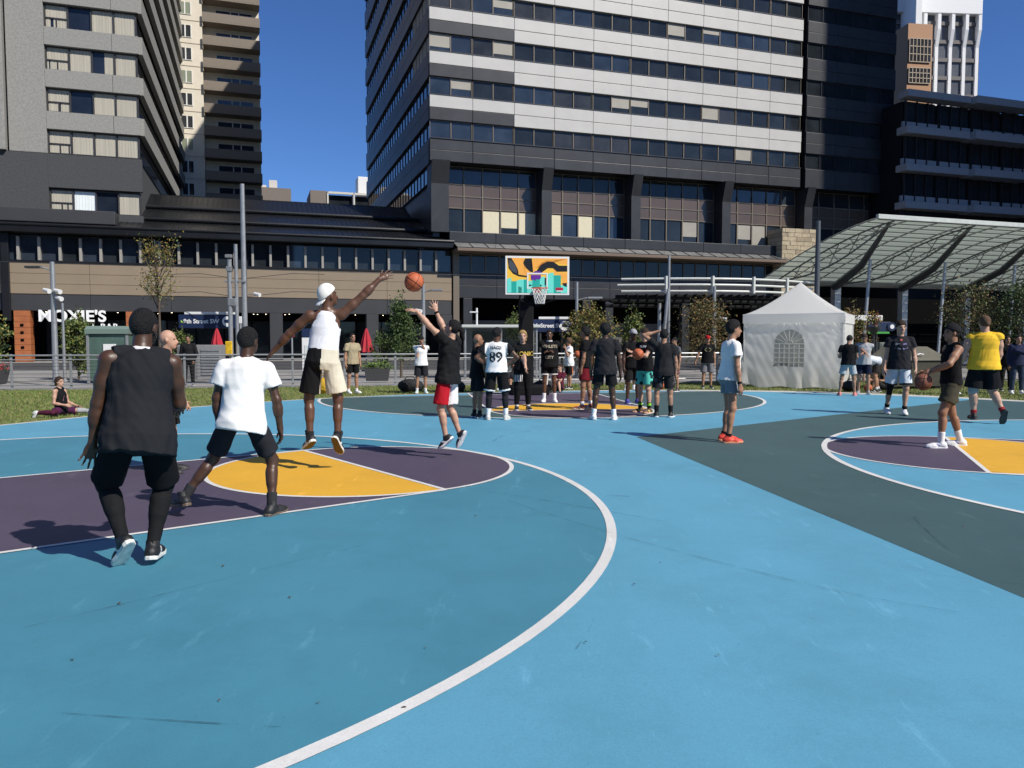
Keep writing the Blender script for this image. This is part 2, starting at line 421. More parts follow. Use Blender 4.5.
# grass blades, uncountable
rg = np.random.RandomState(3); gv = []; gf = []; gmi = []
def in_poly(x, y, P):
    c_ = False; n = len(P)
    for i in range(n):
        (x1, y1), (x2, y2) = P[i], P[i-1]
        if (y1 > y) != (y2 > y) and x < (x2-x1)*(y-y1)/(y2-y1)+x1: c_ = not c_
    return c_
cnt_ = 0
while cnt_ < 42000:
    x = rg.uniform(-22, 26); y = rg.uniform(11, 31)
    if not in_poly(x, y, lawn): continue
    a = math.atan2(y-CC.y, x-CC.x); rr = math.hypot(x-CC.x, y-CC.y)
    if rr < edge_r(a) + .22 + .55*max(0, math.cos(a - .95))**6 or abs(x) > .72*y + 1: continue
    if math.sin(x*.9 + 2*math.sin(y*.7)) + math.sin(y*1.7 - x*.4) < -1.35 and rg.rand() < .75: continue
    h_ = rg.uniform(.018, .05); b_ = rg.uniform(0, 6.28); w_ = .012; dx, dy = math.cos(b_)*w_, math.sin(b_)*w_; lx, ly = rg.normal(0, .025, 2)
    k = len(gv); gv += [(x-dx, y-dy, -.012), (x+dx, y+dy, -.012), (x+lx, y+ly, h_)]; gf.append((k, k+1, k+2)); gmi.append(int(rg.choice(3, p=[.5, .32, .18]))); cnt_ += 1
me = bpy.data.meshes.new("grass"); me.from_pydata(gv, [], gf); me.polygons.foreach_set("material_index", gmi)
o = link_mesh("grass", me, [mat("grass_green", (.115, .180, .032), rough=.8), mat("grass_olive", (.165, .20, .05), rough=.8), mat("grass_straw", (.26, .22, .09), rough=.9)])
tag(o, "short mown grass with dry patches around the court", "grass", kind="stuff")
# ------------------------------------------------------------------ buildings
FA = R(18.35); FO = (-7.0, 67.0, 0)
FU = Vector((math.cos(FA), math.sin(FA), 0)); FV = Vector((-math.sin(FA), math.cos(FA), 0))
def WP(s, d, z=0): return Vector(FO) + FU*s + FV*d + Vector((0, 0, z))
PANEL_L = mat("pale_metal_panel", (.50, .485, .455), rough=.38, metal=.0, var=.05, vscale=.6, spec=.6)
PANEL_D = mat("dark_metal_panel", (.036, .037, .041), rough=.42, metal=.3, var=.18, vscale=.7)
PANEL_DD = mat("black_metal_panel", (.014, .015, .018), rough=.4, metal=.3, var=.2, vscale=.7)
BRONZE = mat("bronze_mullion", (.17, .14, .105), rough=.5, metal=.2); BROWN = mat("brown_spandrel_glass", (.105, .075, .056), rough=.22, var=.12, vscale=.5, spec=.6)
GLASS = glass_mat("office_glass"); GLASS2 = glass_mat("office_glass_grey", (.040, .043, .047)); GLASSB = glass_mat("office_glass_blue", (.028, .038, .054), spec=.6)
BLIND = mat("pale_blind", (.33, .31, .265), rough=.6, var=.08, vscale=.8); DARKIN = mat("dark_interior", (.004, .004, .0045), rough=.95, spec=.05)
rb = random.Random(11)
FLOOR = 3.64; SILL0 = 18.8
tw = empty("office_tower", FO, FA, "tall dark office tower with pale horizontal panel bands between rows of windows", "office tower")
MB().box(.32, 37.75, .32, 39, 16.95, 62).box(37.75, 38.45, .9, 39, 16.95, 62).box(38.45, 49.4, .32, 39, 16.95, 62).build("core_wall", PANEL_DD, tw)
bay = 37.9/10
def panel_row(mb, x0, x1, n, y0, y1, z0, z1, mi):
    w_ = (x1-x0)/n
    for k in range(n): mb.cbox(x0+k*w_+.015, x0+(k+1)*w_-.015, y0, y1, z0, z1, .025, mi(k) if callable(mi) else mi)
for k in range(0, 12):
    zs = SILL0 + k*FLOOR; mb = MB()     # band under the sill of storey k
    if k == 0:
        panel_row(mb, 0, 37.9, 10, -.02, .3, zs-.95, zs, 1); panel_row(mb, 0, 37.9, 10, -.02, .3, zs-1.88, zs-.97, 1)
        panel_row(mb, 38.5, 49.6, 3, .0, .3, zs-1.88, zs, 1)
    else:
        panel_row(mb, 0, 37.9, 10, -.06, .3, zs-1.05, zs, 0); panel_row(mb, 0, 37.9, 10, -.02, .3, zs-2.08, zs-1.07, lambda q: 1 if q < 2 else 0)
        panel_row(mb, 38.5, 49.6, 3, .0, .3, zs-1.05, zs, 1); panel_row(mb, 38.5, 49.6, 3, .0, .3, zs-2.08, zs-1.07, 1)
    mb.box(.0, 37.9, -.10, -.03, zs-.02, zs+.05, 1)
    for j in range(10):                  # side face
        mb.cbox(-.02, .3, .32+j*3.87, .32+(j+1)*3.87-.03, zs-2.08, zs-1.06, .02, 1); mb.cbox(-.02, .3, .32+j*3.87, .32+(j+1)*3.87-.03, zs-1.04, zs, .02, 1)
    mb.build("spandrel", [PANEL_L, PANEL_D], tw)
fr_me = None
def window(parent, x0, x1, y, z0, z1, n, glass, frame, blind=0.0, bz=.6, fw=.07, name="window"):
    mb = MB(); pw = (x1-x0)/n
    for k in range(n):                   # each pane sits a hair out of true, so reflections break from pane to pane
        j_ = [rb.uniform(-.010, .010) for _ in range(3)]; a, b_ = x0+k*pw, x0+(k+1)*pw
        mb.add([(a, y+.012+j_[0], z0), (b_, y+.012+j_[1], z0), (b_, y+.012+j_[1]+j_[2], z1), (a, y+.012+j_[0]+j_[2], z1), (a, y+.05, z0), (b_, y+.05, z0), (b_, y+.05, z1), (a, y+.05, z1)], [(0,1,2,3),(7,6,5,4),(0,4,5,1),(1,5,6,2),(2,6,7,3),(3,7,4,0)])
    wd = mb.build(name, glass, parent)
    fm = MB()
    for k in range(n+1):
        xx = x0 + (x1-x0)*k/n; fm.box(max(x0, xx-fw/2), min(x1, xx+fw/2), y-.07, y-.002, z0, z1)
    fm.box(x0, x1, y-.06, y-.002, z0, z0+fw*.8); fm.box(x0, x1, y-.06, y-.002, z1-fw*.8, z1)
    fm.build("frame", frame, wd)
    if blind:
        k = int(blind); bmb = MB(); w_ = (x1-x0)/n
        bmb.box(x0+w_*((k-1) % n)+.05, x0+w_*(((k-1) % n)+1)-.05, y-.012, y-.003, z1-(z1-z0)*bz, z1-.05); bmb.build("blind", BLIND, wd)
    return wd
for k in range(5):
    z0 = SILL0 + k*FLOOR + .05; z1 = SILL0 + (k+1)*FLOOR - 2.10
    for j in range(10):
        bl = 0; bz = .6
        if k == 2 and j in (0, 1): bl, bz = 1 + j % 2, .75
        elif rb.random() < .13: bl, bz = rb.choice((1, 2)), rb.uniform(.3, 1)
        window(tw, j*bay+.04, (j+1)*bay-.04, .20, z0, z1, 2, rb.choice((GLASS, GLASS, GLASS2, GLASSB)), BRONZE, bl, bz)
    for j in range(3): window(tw, 38.5+j*3.7+.04, 38.5+(j+1)*3.7-.04, .20, z0, z1, 2, GLASS, PANEL_D)
for k in range(-1, 11):
    z0 = SILL0 + k*FLOOR + .04; z1 = SILL0 + (k+1)*FLOOR - 2.10
    mb = MB(); mb.box(.20, .25, .32, 39, z0, z1); o = mb.build("side_window_band", GLASSB if k < 4 else GLASS, tw)
    fm = MB()
    for j in range(27): fm.box(.14, .198, .32+j*1.48, .37+j*1.48, z0, z1)
    fm.box(.13, .199, .32, 39, z0, z0+.06); fm.box(.13, .199, .32, 39, z1-.06, z1)
    fm.build("frame", PANEL_DD, o)
    if 2 <= k <= 4:
        for j in range(5): MB().box(.155, .19, .5+j*1.48, 1.75+j*1.48, z0+.05, z1-.05*(j % 3)).build("blind", BLIND, o)
for k in range(5, 11):
    z0 = SILL0 + k*FLOOR + .05; z1 = SILL0 + (k+1)*FLOOR - 2.10; MB().box(.04, 37.8, .20, .24, z0, z1).box(38.5, 49.6, .2, .24, z0, z1).build("window_band", GLASS, tw)
MB().box(.32, .9, .4, 36, 10.5, 17.2).build("side_base_wall", PANEL_D, tw)
# ---- podium below the tower
pd = empty("office_podium", FO, FA, "low podium under the office tower with brown glass panels between dark flared columns", "podium building")
MB().box(1.9, 49, 3.2, 30, 0, 9.2).box(1.6, 49.4, 1.7, 10, 9.2, 16.9).build("core_wall", DARKIN, pd)
cx = [.1, 10.2, 19.1, 28.9, 38.5]
for i, c_ in enumerate(cx):
    w_ = 1.55 if i == 0 else .95
    mb = MB(); mb.add(*[(lambda P: ([(x, y, z) for y, z in P for x in (c_, c_+w_)], [(0,1,3,2),(2,3,5,4),(4,5,7,6),(6,7,9,8),(8,9,11,10),(10,11,1,0),(0,2,4,6,8,10),(11,9,7,5,3,1)]))([(.0, 10.9), (.0, 15.0), (-.55, 16.9), (1.6, 16.9), (1.6, 15), (1.6, 10.9)])][0])
    mb.build("column", PANEL_D, pd)
for i in range(5):
    x0 = cx[i] + (1.55 if i == 0 else .95) + .02; x1 = cx[i+1] - .02 if i < 4 else 49.2; n = 5
    wt = window(pd, x0, x1, 1.55, 15.35, 16.9, n, rb.choice((GLASS, GLASSB)), BRONZE)
    mb = MB(); w_ = (x1-x0)/n
    for r_ in range(2): panel_row(mb, x0, x1, n, 1.50, 1.68, 13.25+r_*1.03, 14.26+r_*1.03, 0)
    sp = mb.build("spandrel_panel", BROWN, pd); fm = MB()
    for k in range(n+1): fm.box(max(x0, x0+k*w_-.05), min(x1, x0+k*w_+.05), 1.42, 1.49, 11.0, 15.9)
    for z_ in (13.2, 14.24, 15.28): fm.box(x0, x1, 1.44, 1.497, z_, z_+.07)
    fm.build("frame", BRONZE, sp)
    wl = window(pd, x0, x1, 1.55, 11.0, 13.2, n, rb.choice((GLASS, GLASSB)), BRONZE)
    for k in {0: (2, 3, 4), 1: (0, 2), 2: (3,), 3: (1, 2), 4: ()}[i]:
        MB().box(x0+k*w_+.06, x0+(k+1)*w_-.06, 1.535, 1.546, 11.2 + (k % 2)*.5, 13.1).build("blind", mat("cream_blind", (.66, .60, .43), rough=.6, var=.05) if i < 2 else BLIND, wl)
mb = MB(); panel_row(mb, 1.6, 35.0, 8, -.35, 1.6, 10.05, 10.92, 0); mb.box(35.0, 49, .2, 1.6, 10.05, 10.9); mb.build("ledge", PANEL_D, pd)
aw = MB(); fm = MB()
for k in range(24):
    x = 1.9 + k*1.4; aw.add([(x+.03, -.35, 10.0), (x+1.37, -.35, 10.0), (x+1.37, -1.9, 9.42), (x+.03, -1.9, 9.42)], [(0,1,2,3)]); fm.bar((x, -.35, 10.0), (x, -1.9, 9.42), .05, .08)
fm.bar((1.9, -.36, 10.02), (35.5, -.36, 10.02), .05); fm.bar((1.9, -1.9, 9.43), (35.5, -1.9, 9.43), .05)
o = aw.build("awning", mat("awning_glass", (.16, .16, .155), rough=.12, var=.3, vscale=.8, spec=.9), pd); fm.build("frame", PANEL_DD, o)
MB().cbox(1.9, 35.4, -2.0, .2, 9.12, 9.38, .03).build("cornice", mat("brown_cornice", (.16, .115, .085), rough=.6), pd)
for j in range(25):
    x0 = 2.3 + j*1.32; window(pd, x0, x0+1.31, .1, 7.45, 9.08, 1, GLASS, BRONZE, 0, fw=.10)
mb = MB(); 
for j in range(9):
    for r_ in range(2): mb.cbox(2.3+j*3.66, 2.3+(j+1)*3.66-.02, -.05, .5, 5.28+r_*1.08, 5.28+(r_+1)*1.08-.02, .02)
mb.build("cladding", PANEL_D, pd)
MB().cbox(1.95, 2.5, -.2, .6, 0, 9.1, .03).build("pilaster", BRONZE, pd)
for x in (2.9, 14.2, 16.5, 24.6, 34.4): MB().cbox(x, x+.8, -.02, .75, 0, 5.26, .03).build("ground_pier", PANEL_D, pd)
MB().box(15.2, 24.5, 3.0, 3.15, 0, 3.2).box(2.5, 14, 2.8, 2.95, 2.4, 3.4).build("shop_front", mat("shop_wall", (.12, .115, .105), rough=.7, var=.2), pd)
# stone pier
st = MB(); rs_ = random.Random(5)
for r_ in range(30):
    z = r_*.42; x = 34.9 - (r_ % 2)*.3
    while x < 38.9:
        w_ = rs_.uniform(.5, 1.1); xx = max(34.9, x); xe = min(38.9, x+w_-.02)
        if xe > xx + .05: st.cbox(xx, xe, -1.3 + rs_.uniform(-.03, .03), 1.0, z, z+.40, .03, rs_.choice((0, 0, 1)))
        x += w_
o = st.build("stone_pier", [mat("buff_stone", (.42, .35, .24), rough=.9, var=.2, vscale=2, bump=.5, bscale=8), mat("buff_stone_dark", (.32, .26, .18), rough=.9, var=.2, vscale=2, bump=.5, bscale=8)])
o.location = FO; o.rotation_euler = (0, 0, FA); tag(o, "buff stone block pier behind the peak of the white tent", "stone pier")
# ---- restaurant building with black roof
TAN = mat("tan_panel", (.25, .195, .135), rough=.7, var=.05, vscale=.5); CHAR = mat("charcoal_panel", (.036, .037, .041), rough=.6, var=.1, vscale=.5)
ROOF = mat("black_roof_metal", (.016, .017, .019), rough=.35, metal=.4, var=.25, vscale=.5)
rt = empty("restaurant_building", FO, FA, "long low restaurant building with black stepped metal roof and tan panel band", "restaurant")
X0, X1 = -60, 1.85
MB().box(X0, X1, 4.5, 24, 0, 9.4).box(X0, X1, .35, 5, 3.8, 9.4).build("core_wall", DARKIN, rt)
mb = MB()
for j in range(11):
    x = X1 - (j+1)*5.6
    for z0, z1 in ((5.02, 5.75), (5.77, 6.5), (6.52, 7.34)): mb.cbox(max(X0, x)+.01, x+5.59, -.05, .4, z0, z1, .012)
mb.build("tan_band", TAN, rt)
mb = MB()
for j in range(11): mb.cbox(max(X0, X1-(j+1)*5.6)+.01, X1-j*5.6-.01, .0, .4, 3.78, 5.0, .015)
mb.build("fascia", CHAR, rt)
MB().box(X0, X1, -.14, .0, 7.35, 7.47).build("sill", PANEL_DD, rt)
wb_ = 1.36
for j in range(33):
    x0 = X1 - (j+1)*wb_
    o = MB().box(x0+.02, x0+wb_-.02, .28, .33, 7.48, 9.35).build("window", GLASSB if j in (0, 1, 3, 9, 18, 22, 23, 24) or (j > 8 and rb.random() < .25) else GLASS, rt)
    MB().cbox(x0-.09, x0+.09, -.12, .26, 7.48, 9.2, .02).build("fin", mat("concrete_fin", (.30, .285, .26), rough=.8, var=.1), rt)
def roof_strip(y0, z0, y1, z1, x0, x1, name="roof"):
    mb = MB(); mb.add([(x0, y0, z0), (x1, y0, z0), (x1, y1, z1), (x0, y1, z1), (x0, y0, z0-.3), (x1, y0, z0-.3), (x1, y1, z0-.3), (x0, y1, z0-.3)], [(0,1,2,3),(0,4,5,1),(1,5,6,2),(0,3,7,4)])
    n = int((x1-x0)/.42)
    for k in range(n+1):
        x = x0 + (x1-x0)*k/n; mb.bar((x, y0+.02, z0+.02), (x, y1-.02, z1+.02), .04, .05)
    return mb.build(name, ROOF, rt)
roof_strip(-.7, 10.0, 2.6, 11.05, X0, 1.6); roof_strip(2.9, 11.4, 6.0, 12.55, X0, .6); roof_strip(6.3, 12.9, 9.5, 14.35, X0, -.4)
mb = MB(); mb.cbox(X0, X1, -1.0, .3, 9.42, 9.98, .06); mb.tube([(X0, -.98, 9.98), (X1, -.98, 9.98)], .12); mb.tube([(X0, 2.75, 11.27), (1.6, 2.75, 11.27)], .16); mb.tube([(X0, 6.15, 12.77), (.6, 6.15, 12.77)], .16); mb.box(X0, -.4, 9.5, 20, 9, 14.4)
mb.build("eave", ROOF, rt)
ORANGE = mat("orange_tile", (.36, .115, .038), rough=.6, var=.15, vscale=2)
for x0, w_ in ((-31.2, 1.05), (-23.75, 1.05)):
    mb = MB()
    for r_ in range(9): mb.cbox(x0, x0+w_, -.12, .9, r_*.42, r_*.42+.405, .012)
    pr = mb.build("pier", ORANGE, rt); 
    for z_ in (.95, 1.5, 2.05, 2.6): MB().cbox(x0+.40, x0+.62, -.17, -.10, z_, z_+.2, .03).build("painted_hole", DARKIN, pr)  # pier holes as near-black blocks, the dark inside put into the colour
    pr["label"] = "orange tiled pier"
for x0 in (-13.25, -5.5, .9, -40.0): MB().cbox(x0, x0+1.0, -.05, .9, 0, 3.76, .02).build("pier", CHAR, rt)
MB().cbox(-31.85, -31.35, -.3, .1, 3.0, 9.4, .03).build("downpipe", PANEL_DD, rt)
gl = MB(); 
for x in np.arange(-30, 1.5, 2.2): gl.box(x, x+2.1, 3.9, 3.96, .1, 3.2)
gl.build("ground_floor_glazing", GLASS, rt)
mb = MB(); rs_ = random.Random(8)
for k in range(46): 
    x, y = rs_.uniform(-30, 1.2), rs_.uniform(1.2, 4.2); mb.lathe([(.05, -.02), (.05, .0)], 8, (x, y, 3.77))
e_ = bpy.data.materials.new("pot_light"); e_.use_nodes = True; bs = e_.node_tree.nodes["Principled BSDF"]; bs.inputs["Emission Color"].default_value = (1, .85, .6, 1); bs.inputs["Emission Strength"].default_value = 6
tag(mb.build("ceiling_light", e_, rt), kind="stuff")
SIGNW = mat("sign_white", (.85, .85, .84), rough=.5)
sg = empty("restaurant_sign", tuple(WP(-27.35, -.2, 3.35)), FA, "white raised restaurant lettering over the dark doorway between orange piers", "sign")
vs, fs_ = text_mesh("MOXIE'S", 1.18, Matrix.Translation((0, 0, 0)) @ Matrix.Rotation(R(90), 4, 'X'), .07, 'CENTER', .030, 1.02, sx=1.02); MB().add(vs, fs_).build("lettering", SIGNW, sg)
vs, fs_ = text_mesh("GRILL BAR", .56, Matrix.Translation((1.45, 0, -.74)) @ Matrix.Rotation(R(90), 4, 'X'), .05, 'CENTER', .012, 1.15, sx=1.1); MB().add(vs, fs_).build("lettering", SIGNW, sg)
# ---- hotel on the left
STUCCO = mat("grey_stucco", (.27, .265, .245), rough=.9, var=.17, vscale=7, bump=.9, bscale=14); STUCCOD = mat("dark_grey_stucco", (.060, .062, .065), rough=.9, var=.17, vscale=7, bump=.9, bscale=14)
HF = 3.12; hx0, hx1 = -29.1, -22.6
ht = empty("hotel", tuple(WP(0, 2.0)), FA, "grey textured hotel tower with curtained window rows at the left edge", "hotel")
MB().box(-60, hx1-.3, .35, 40, 10, 15.72, 1).box(-60, hx1-.3, .35, 40, 15.74, 62, 0).build("wall", [STUCCO, STUCCOD], ht)
MB().cbox(-31.6, hx0, -.12, .36, 15.75, 62, .03).cbox(-60, -31.75, -.5, .36, 15.75, 62, .03).build("pier", STUCCO, ht)
MB().cbox(-60, hx0, -.14, .36, 10.3, 15.72, .02).cbox(hx0, hx1, -.14, .36, 13.2, 15.72, .02).cbox(hx0, hx1, -.14, .36, 10.3, 11.33, .02).build("lower_wall", STUCCOD, ht)
MB().cbox(-34, -24.3, -2.1, -.15, 10.3, 11.3, .05).build("ledge", CHAR, ht)
CURT = mat("hotel_curtain", (.42, .39, .32), rough=.8, var=.14, vscale=1.2, stretch=(9, 1, .15)); CURTW = mat("white_curtain", (.75, .80, .80), rough=.8, var=.1, vscale=1.2, stretch=(9, 1, .15))
HFR = mat("hotel_frame", (.035, .035, .037), rough=.5); HGL = glass_mat("hotel_glass", (.016, .022, .036))
rh = random.Random(21)
for k in range(-1, 12):
    z0 = 11.36 if k < 0 else 15.80 + k*HF; z1 = z0 + 1.76
    if k >= 0:
        mb = MB()
        for a, b_ in ((hx0, hx0+4.6), (hx0+4.6, hx1)): mb.cbox(a+.012, b_-.012, -.14, .36, z1+.02, z1+HF-1.78, .015)
        mb.cbox(hx1-.14, hx1+.25, .0, 41, z1+.02, z1+HF-1.78, .015); mb.build("spandrel", STUCCO, ht)
        MB().box(hx1-.28, hx1-.22, .4, 40, z0, z1).build("side_window_band", HGL, ht)
    w_ = (hx1-.25-hx0)/4; pat = {-1: 'CWKC', 0: 'CCCC', 1: 'CKCC', 2: 'CCHC', 3: 'CKCC'}.get(k, rh.choice(('CKCC', 'CCCC', 'CCHC')))
    for j in range(4):
        a, b_ = hx0+.06+j*w_, hx0+.06+(j+1)*w_
        wd = MB().box(a, b_, .27, .32, z0, z1).build("window", HGL, ht)
        fm = MB(); fm.box(a-.045, a+.045, .12, .262, z0, z1); fm.box(b_-.045, b_+.045, .12, .262, z0, z1) if j == 3 else None
        fm.box(a+.05, b_-.05, .14, .262, z0, z0+.07); fm.box(a+.05, b_-.05, .14, .262, z1-.07, z1)
        if j == 0: fm.box(a+.05, b_-.05, .16, .26, z0+.72, z0+.80); fm.box((a+b_)/2-.03, (a+b_)/2+.03, .16, .26, z0+.07, z0+.72)
        fm.build("frame", HFR, wd)
        ch = pat[j]
        if ch in 'CWH':
            cm = MB(); xa = a+.06 + (w_*.5 if ch == 'H' else 0); n = 14
            for q in range(n): 
                xx0 = xa + (b_-.06-xa)*q/n; xx1 = xa + (b_-.06-xa)*(q+1)/n; cm.box(xx0, xx1, .245 - (.012 if q % 2 else 0), .266, z0+.08+(.72 if j == 0 and rh.random() < .1 else 0), z1-.08)
            cm.build("curtain", CURTW if ch == 'W' else CURT, wd)
# ---- apartment tower behind the hotel
CREAM = mat("cream_concrete", (.70, .64, .53), rough=.85, var=.06, vscale=1); BALC = mat("taupe_balcony", (.22, .185, .15), rough=.8, var=.08)
ap = empty("apartment_tower", tuple(WP(0, 41)), FA, "cream apartment tower with stacked brown balconies behind the grey hotel", "apartment tower")
ax0, axm, ax1 = -31.0, -20.0, -13.2; AF = 2.79
MB().box(ax0, axm, 0, 14, 8, 78).box(axm, ax1, 1.5, 14, 8, 78).build("wall", [CREAM], ap)
WFR = mat("white_frame", (.75, .75, .73), rough=.5)
for k in range(3, 25):
    z = 8 + k*AF
    MB().box(ax0, axm, -.05, -.003, z-.06, z+.02).build("string_course", mat("deep_cream_line", (.5, .44, .36), rough=.9), ap)  # course in a darker cream than the wall
    wd = MB().box(axm-2.7, axm-1.3, -.02, .0, z+.75, z+2.15).build("window", GLASS2 if k % 3 else mat("curtained_glass", (.25, .28, .2), rough=.15, spec=.8), ap)
    MB().box(axm-2.76, axm-2.66, -.08, -.022, z+.7, z+2.2).box(axm-2.05, axm-1.9, -.08, -.022, z+.7, z+2.2).box(axm-1.34, axm-1.24, -.08, -.022, z+.7, z+2.2).box(axm-2.76, axm-1.24, -.09, -.022, z+.64, z+.7).build("frame", WFR, wd)
    bb = MB().cbox(axm+.05, ax1+.1, -.5, 1.5, z-.12, z+.06, .02).cbox(axm+.05, ax1+.1, -.5, -.35, z+.06, z+1.05, .02).cbox(ax1, ax1+.1, -.35, 1.5, z+.06, z+1.05, .02).build("balcony", BALC, ap)
    wd = MB().box(axm+1.6, ax1-.9, 1.44, 1.49, z+.3, z+2.1).build("window", GLASSB, ap)
    MB().box(axm+1.5, axm+1.6, 1.38, 1.49, z+.3, z+2.15).box(axm+3.3, axm+3.42, 1.38, 1.44, z+.3, z+2.1).box(axm+4.3, axm+4.42, 1.38, 1.44, z+.3, z+2.1).box(axm+1.5, ax1-.9, 1.37, 1.44, z+2.1, z+2.18).build("frame", WFR, wd)
# ---- distant roofs seen over the black roof
def far_block(x, y, w_, d_, h_, m, label, rows=True):
    t_ = empty("distant_building", (x, y, 0), FA, label, "building")
    MB().box(0, w_, 0, d_, 0, h_).build("wall", m, t_); return t_
DW = mat("far_white", (.62, .60, .56), rough=.85); DB = mat("far_brown", (.20, .17, .15), rough=.85, var=.1)
t_ = far_block(-50.5, 148, 8.5, 12, 30.6, DB, "brown flat roofed block far behind the black roof with rooftop units"); MB().cbox(.5, 4, 1, 4, 30.2, 31.2, .05).cbox(4.5, 6.0, 1, 3, 30.2, 32.2, .05).build("rooftop_unit", DW, t_)
t_ = far_block(-38.6, 150, 13.5, 12, 26, DB, "white balconied block peeping over the black roof beside the tower")
MB().cbox(0, 3.0, -.3, 10, 26, 30.2, .05).build("roof_house", DB, t_)
for j in range(2):
    MB().box(3.1+j*5, 3.4+j*5, -.5, 8, 26, 30.1).box(3.1+j*5, 8.1+j*5, -.5, 0, 29.7, 30.1).box(3.1+j*5, 8.1+j*5, -.6, -.45, 26, 27.6).build("balcony", DW, t_)
    MB().box(3.5+j*5, 8.0+j*5, .5, .6, 27, 29.6).build("window", GLASS, t_)
MB().cbox(9.2, 13, 1, 5, 30.1, 33.6, .1).build("lift_house", mat("far_bright", (.8, .8, .8), rough=.8), t_)
t_ = far_block(-20.5, 128, 9, 6, 24.6, mat("far_cream", (.55, .50, .40), rough=.9), "cream low block glimpsed under the tower beside the black roof")
# ---- dark low-rise on the right
lr = empty("low_rise_office", tuple(WP(47.9, -3.0)), FA, "shaded low-rise office with stepped concrete slab edges right of the tower", "office block")
SLAB = mat("slab_concrete", (.30, .31, .33), rough=.8, var=.08)
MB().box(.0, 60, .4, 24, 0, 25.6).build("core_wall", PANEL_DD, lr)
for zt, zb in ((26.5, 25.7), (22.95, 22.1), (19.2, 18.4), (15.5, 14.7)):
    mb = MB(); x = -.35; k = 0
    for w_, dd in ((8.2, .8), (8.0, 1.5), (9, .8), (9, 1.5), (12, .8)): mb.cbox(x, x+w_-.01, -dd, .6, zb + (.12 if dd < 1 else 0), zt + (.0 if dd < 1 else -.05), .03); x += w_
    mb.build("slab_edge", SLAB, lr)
for zb, zt in ((22.96, 25.65), (19.3, 22.1), (15.6, 18.4)):
    MB().box(.0, 47, .1, .38, zb, zb+.62).build("sill_band", SLAB, lr)
    for j in range(10):
        o = MB().box(j*4.4+.25, (j+1)*4.4-.2, .26, .31, zb+.63, zt-.02).build("window", GLASS, lr); fm = MB()
        for q in range(4): fm.box(j*4.4+.2+q*1.4, j*4.4+.3+q*1.4, .0, .25, zb+.1, zt-.02)
        fm.build("mullion", PANEL_D, o)
# ---- far white tower and the tan block in front of it
ft = empty("piered_tower", (72, 150, 0), R(4), "distant white crowned tower with slender curved piers", "tower")
WHT_ = mat("white_cladding", (.80, .80, .80), rough=.6, var=.03)
MB().box(0, 18, 1.2, 20, 10, 64).build("wall", mat("far_grey_glass", (.10, .105, .115), rough=.3, var=.25, vscale=.4), ft)
MB().cbox(-.2, 17.6, .0, 18, 63.5, 90, .1).build("crown", WHT_, ft)
for k in range(15): MB().box(0, 17.8, .9, 1.19, 14+k*3.4, 14.7+k*3.4).build("floor_band", mat("far_grey_band", (.16, .145, .14), rough=.7), ft)
for j in range(6):
    x = 3.4 + j*2.75 if j < 5 else 17.0; pr = [(.1, 63.7), (.1, 60.6), (.8, 57.5), (.8, 10), (1.3, 10), (1.3, 63.7)]; MB().xprism(pr, x, x+.62).build("pier", WHT_, ft)
MB().cbox(2.0, 3.2, -4, 1, 10, 90, .05).build("edge_pier", WHT_, ft)
tb_ = empty("tan_block", (60.9, 122, 0), R(8), "tan brick office block squeezed between the dark tower and piered tower", "office block")
TANB = mat("tan_brick", (.46, .27, .16), rough=.85, var=.08)
MB().box(0, 4.1, 0, 8, 10, 50.2).box(0, 4.7, -.1, 8, 10, 34).build("wall", TANB, tb_)
for z_, zh_ in ((44.4, 3.5), (41.2, 2.3)): 
    o = MB().box(.2, 3.8, -.14, -.105, z_, z_+zh_).build("window", GLASS2, tb_); fm = MB()
    for q in range(7): fm.box(.2+q*.6-.05, .2+q*.6+.05, -.2, -.142, z_, z_+zh_)
    for q in range(4): fm.box(.2, 3.8, -.2, -.142, z_+q*zh_/3-.05, z_+q*zh_/3+.06)
    fm.build("frame", mat("far_tan_frame", (.5, .42, .33), rough=.8), o)
# ---- neighbour outside the frame on the right whose shadow falls on the tower
nb = empty("neighbouring_tower", (71.6, 49.8, 0), math.atan2(.8, .6), "tall banded office tower outside the frame to the right of the court", "office tower")
MB().box(0, 45, -26, 0, 0, 112).build("wall", PANEL_D, nb)
for k in range(28): MB().box(-.08, 45.08, -26.08, .08, 2+k*3.9, 4+k*3.9).build("window_band", GLASS, nb)

# ---- blocks across the square behind the camera: what the glass facades mirror
for x, y, w_, h_, m_, lb in ((-95, -95, 52, 74, "opp_tan", "tan banded office block behind the camera on the left"), (-30, -105, 38, 52, "opp_grey", "grey banded office block straight behind the camera"), (16, -110, 34, 88, "opp_dark", "dark banded office tower behind the camera on the right")):
    t_ = empty("office_block", (x, y, 0), R(-3), lb, "office block"); MB().box(0, w_, -20, 0, 0, h_).build("wall", mat(m_, {"opp_tan": (.30, .25, .19), "opp_grey": (.28, .28, .27), "opp_dark": (.10, .10, .11)}[m_], rough=.8), t_)
    for k in range(int(h_/4)-1): MB().box(1, w_-1, -.2, .06, 3+k*4, 4.9+k*4).build("window_band", GLASS, t_)
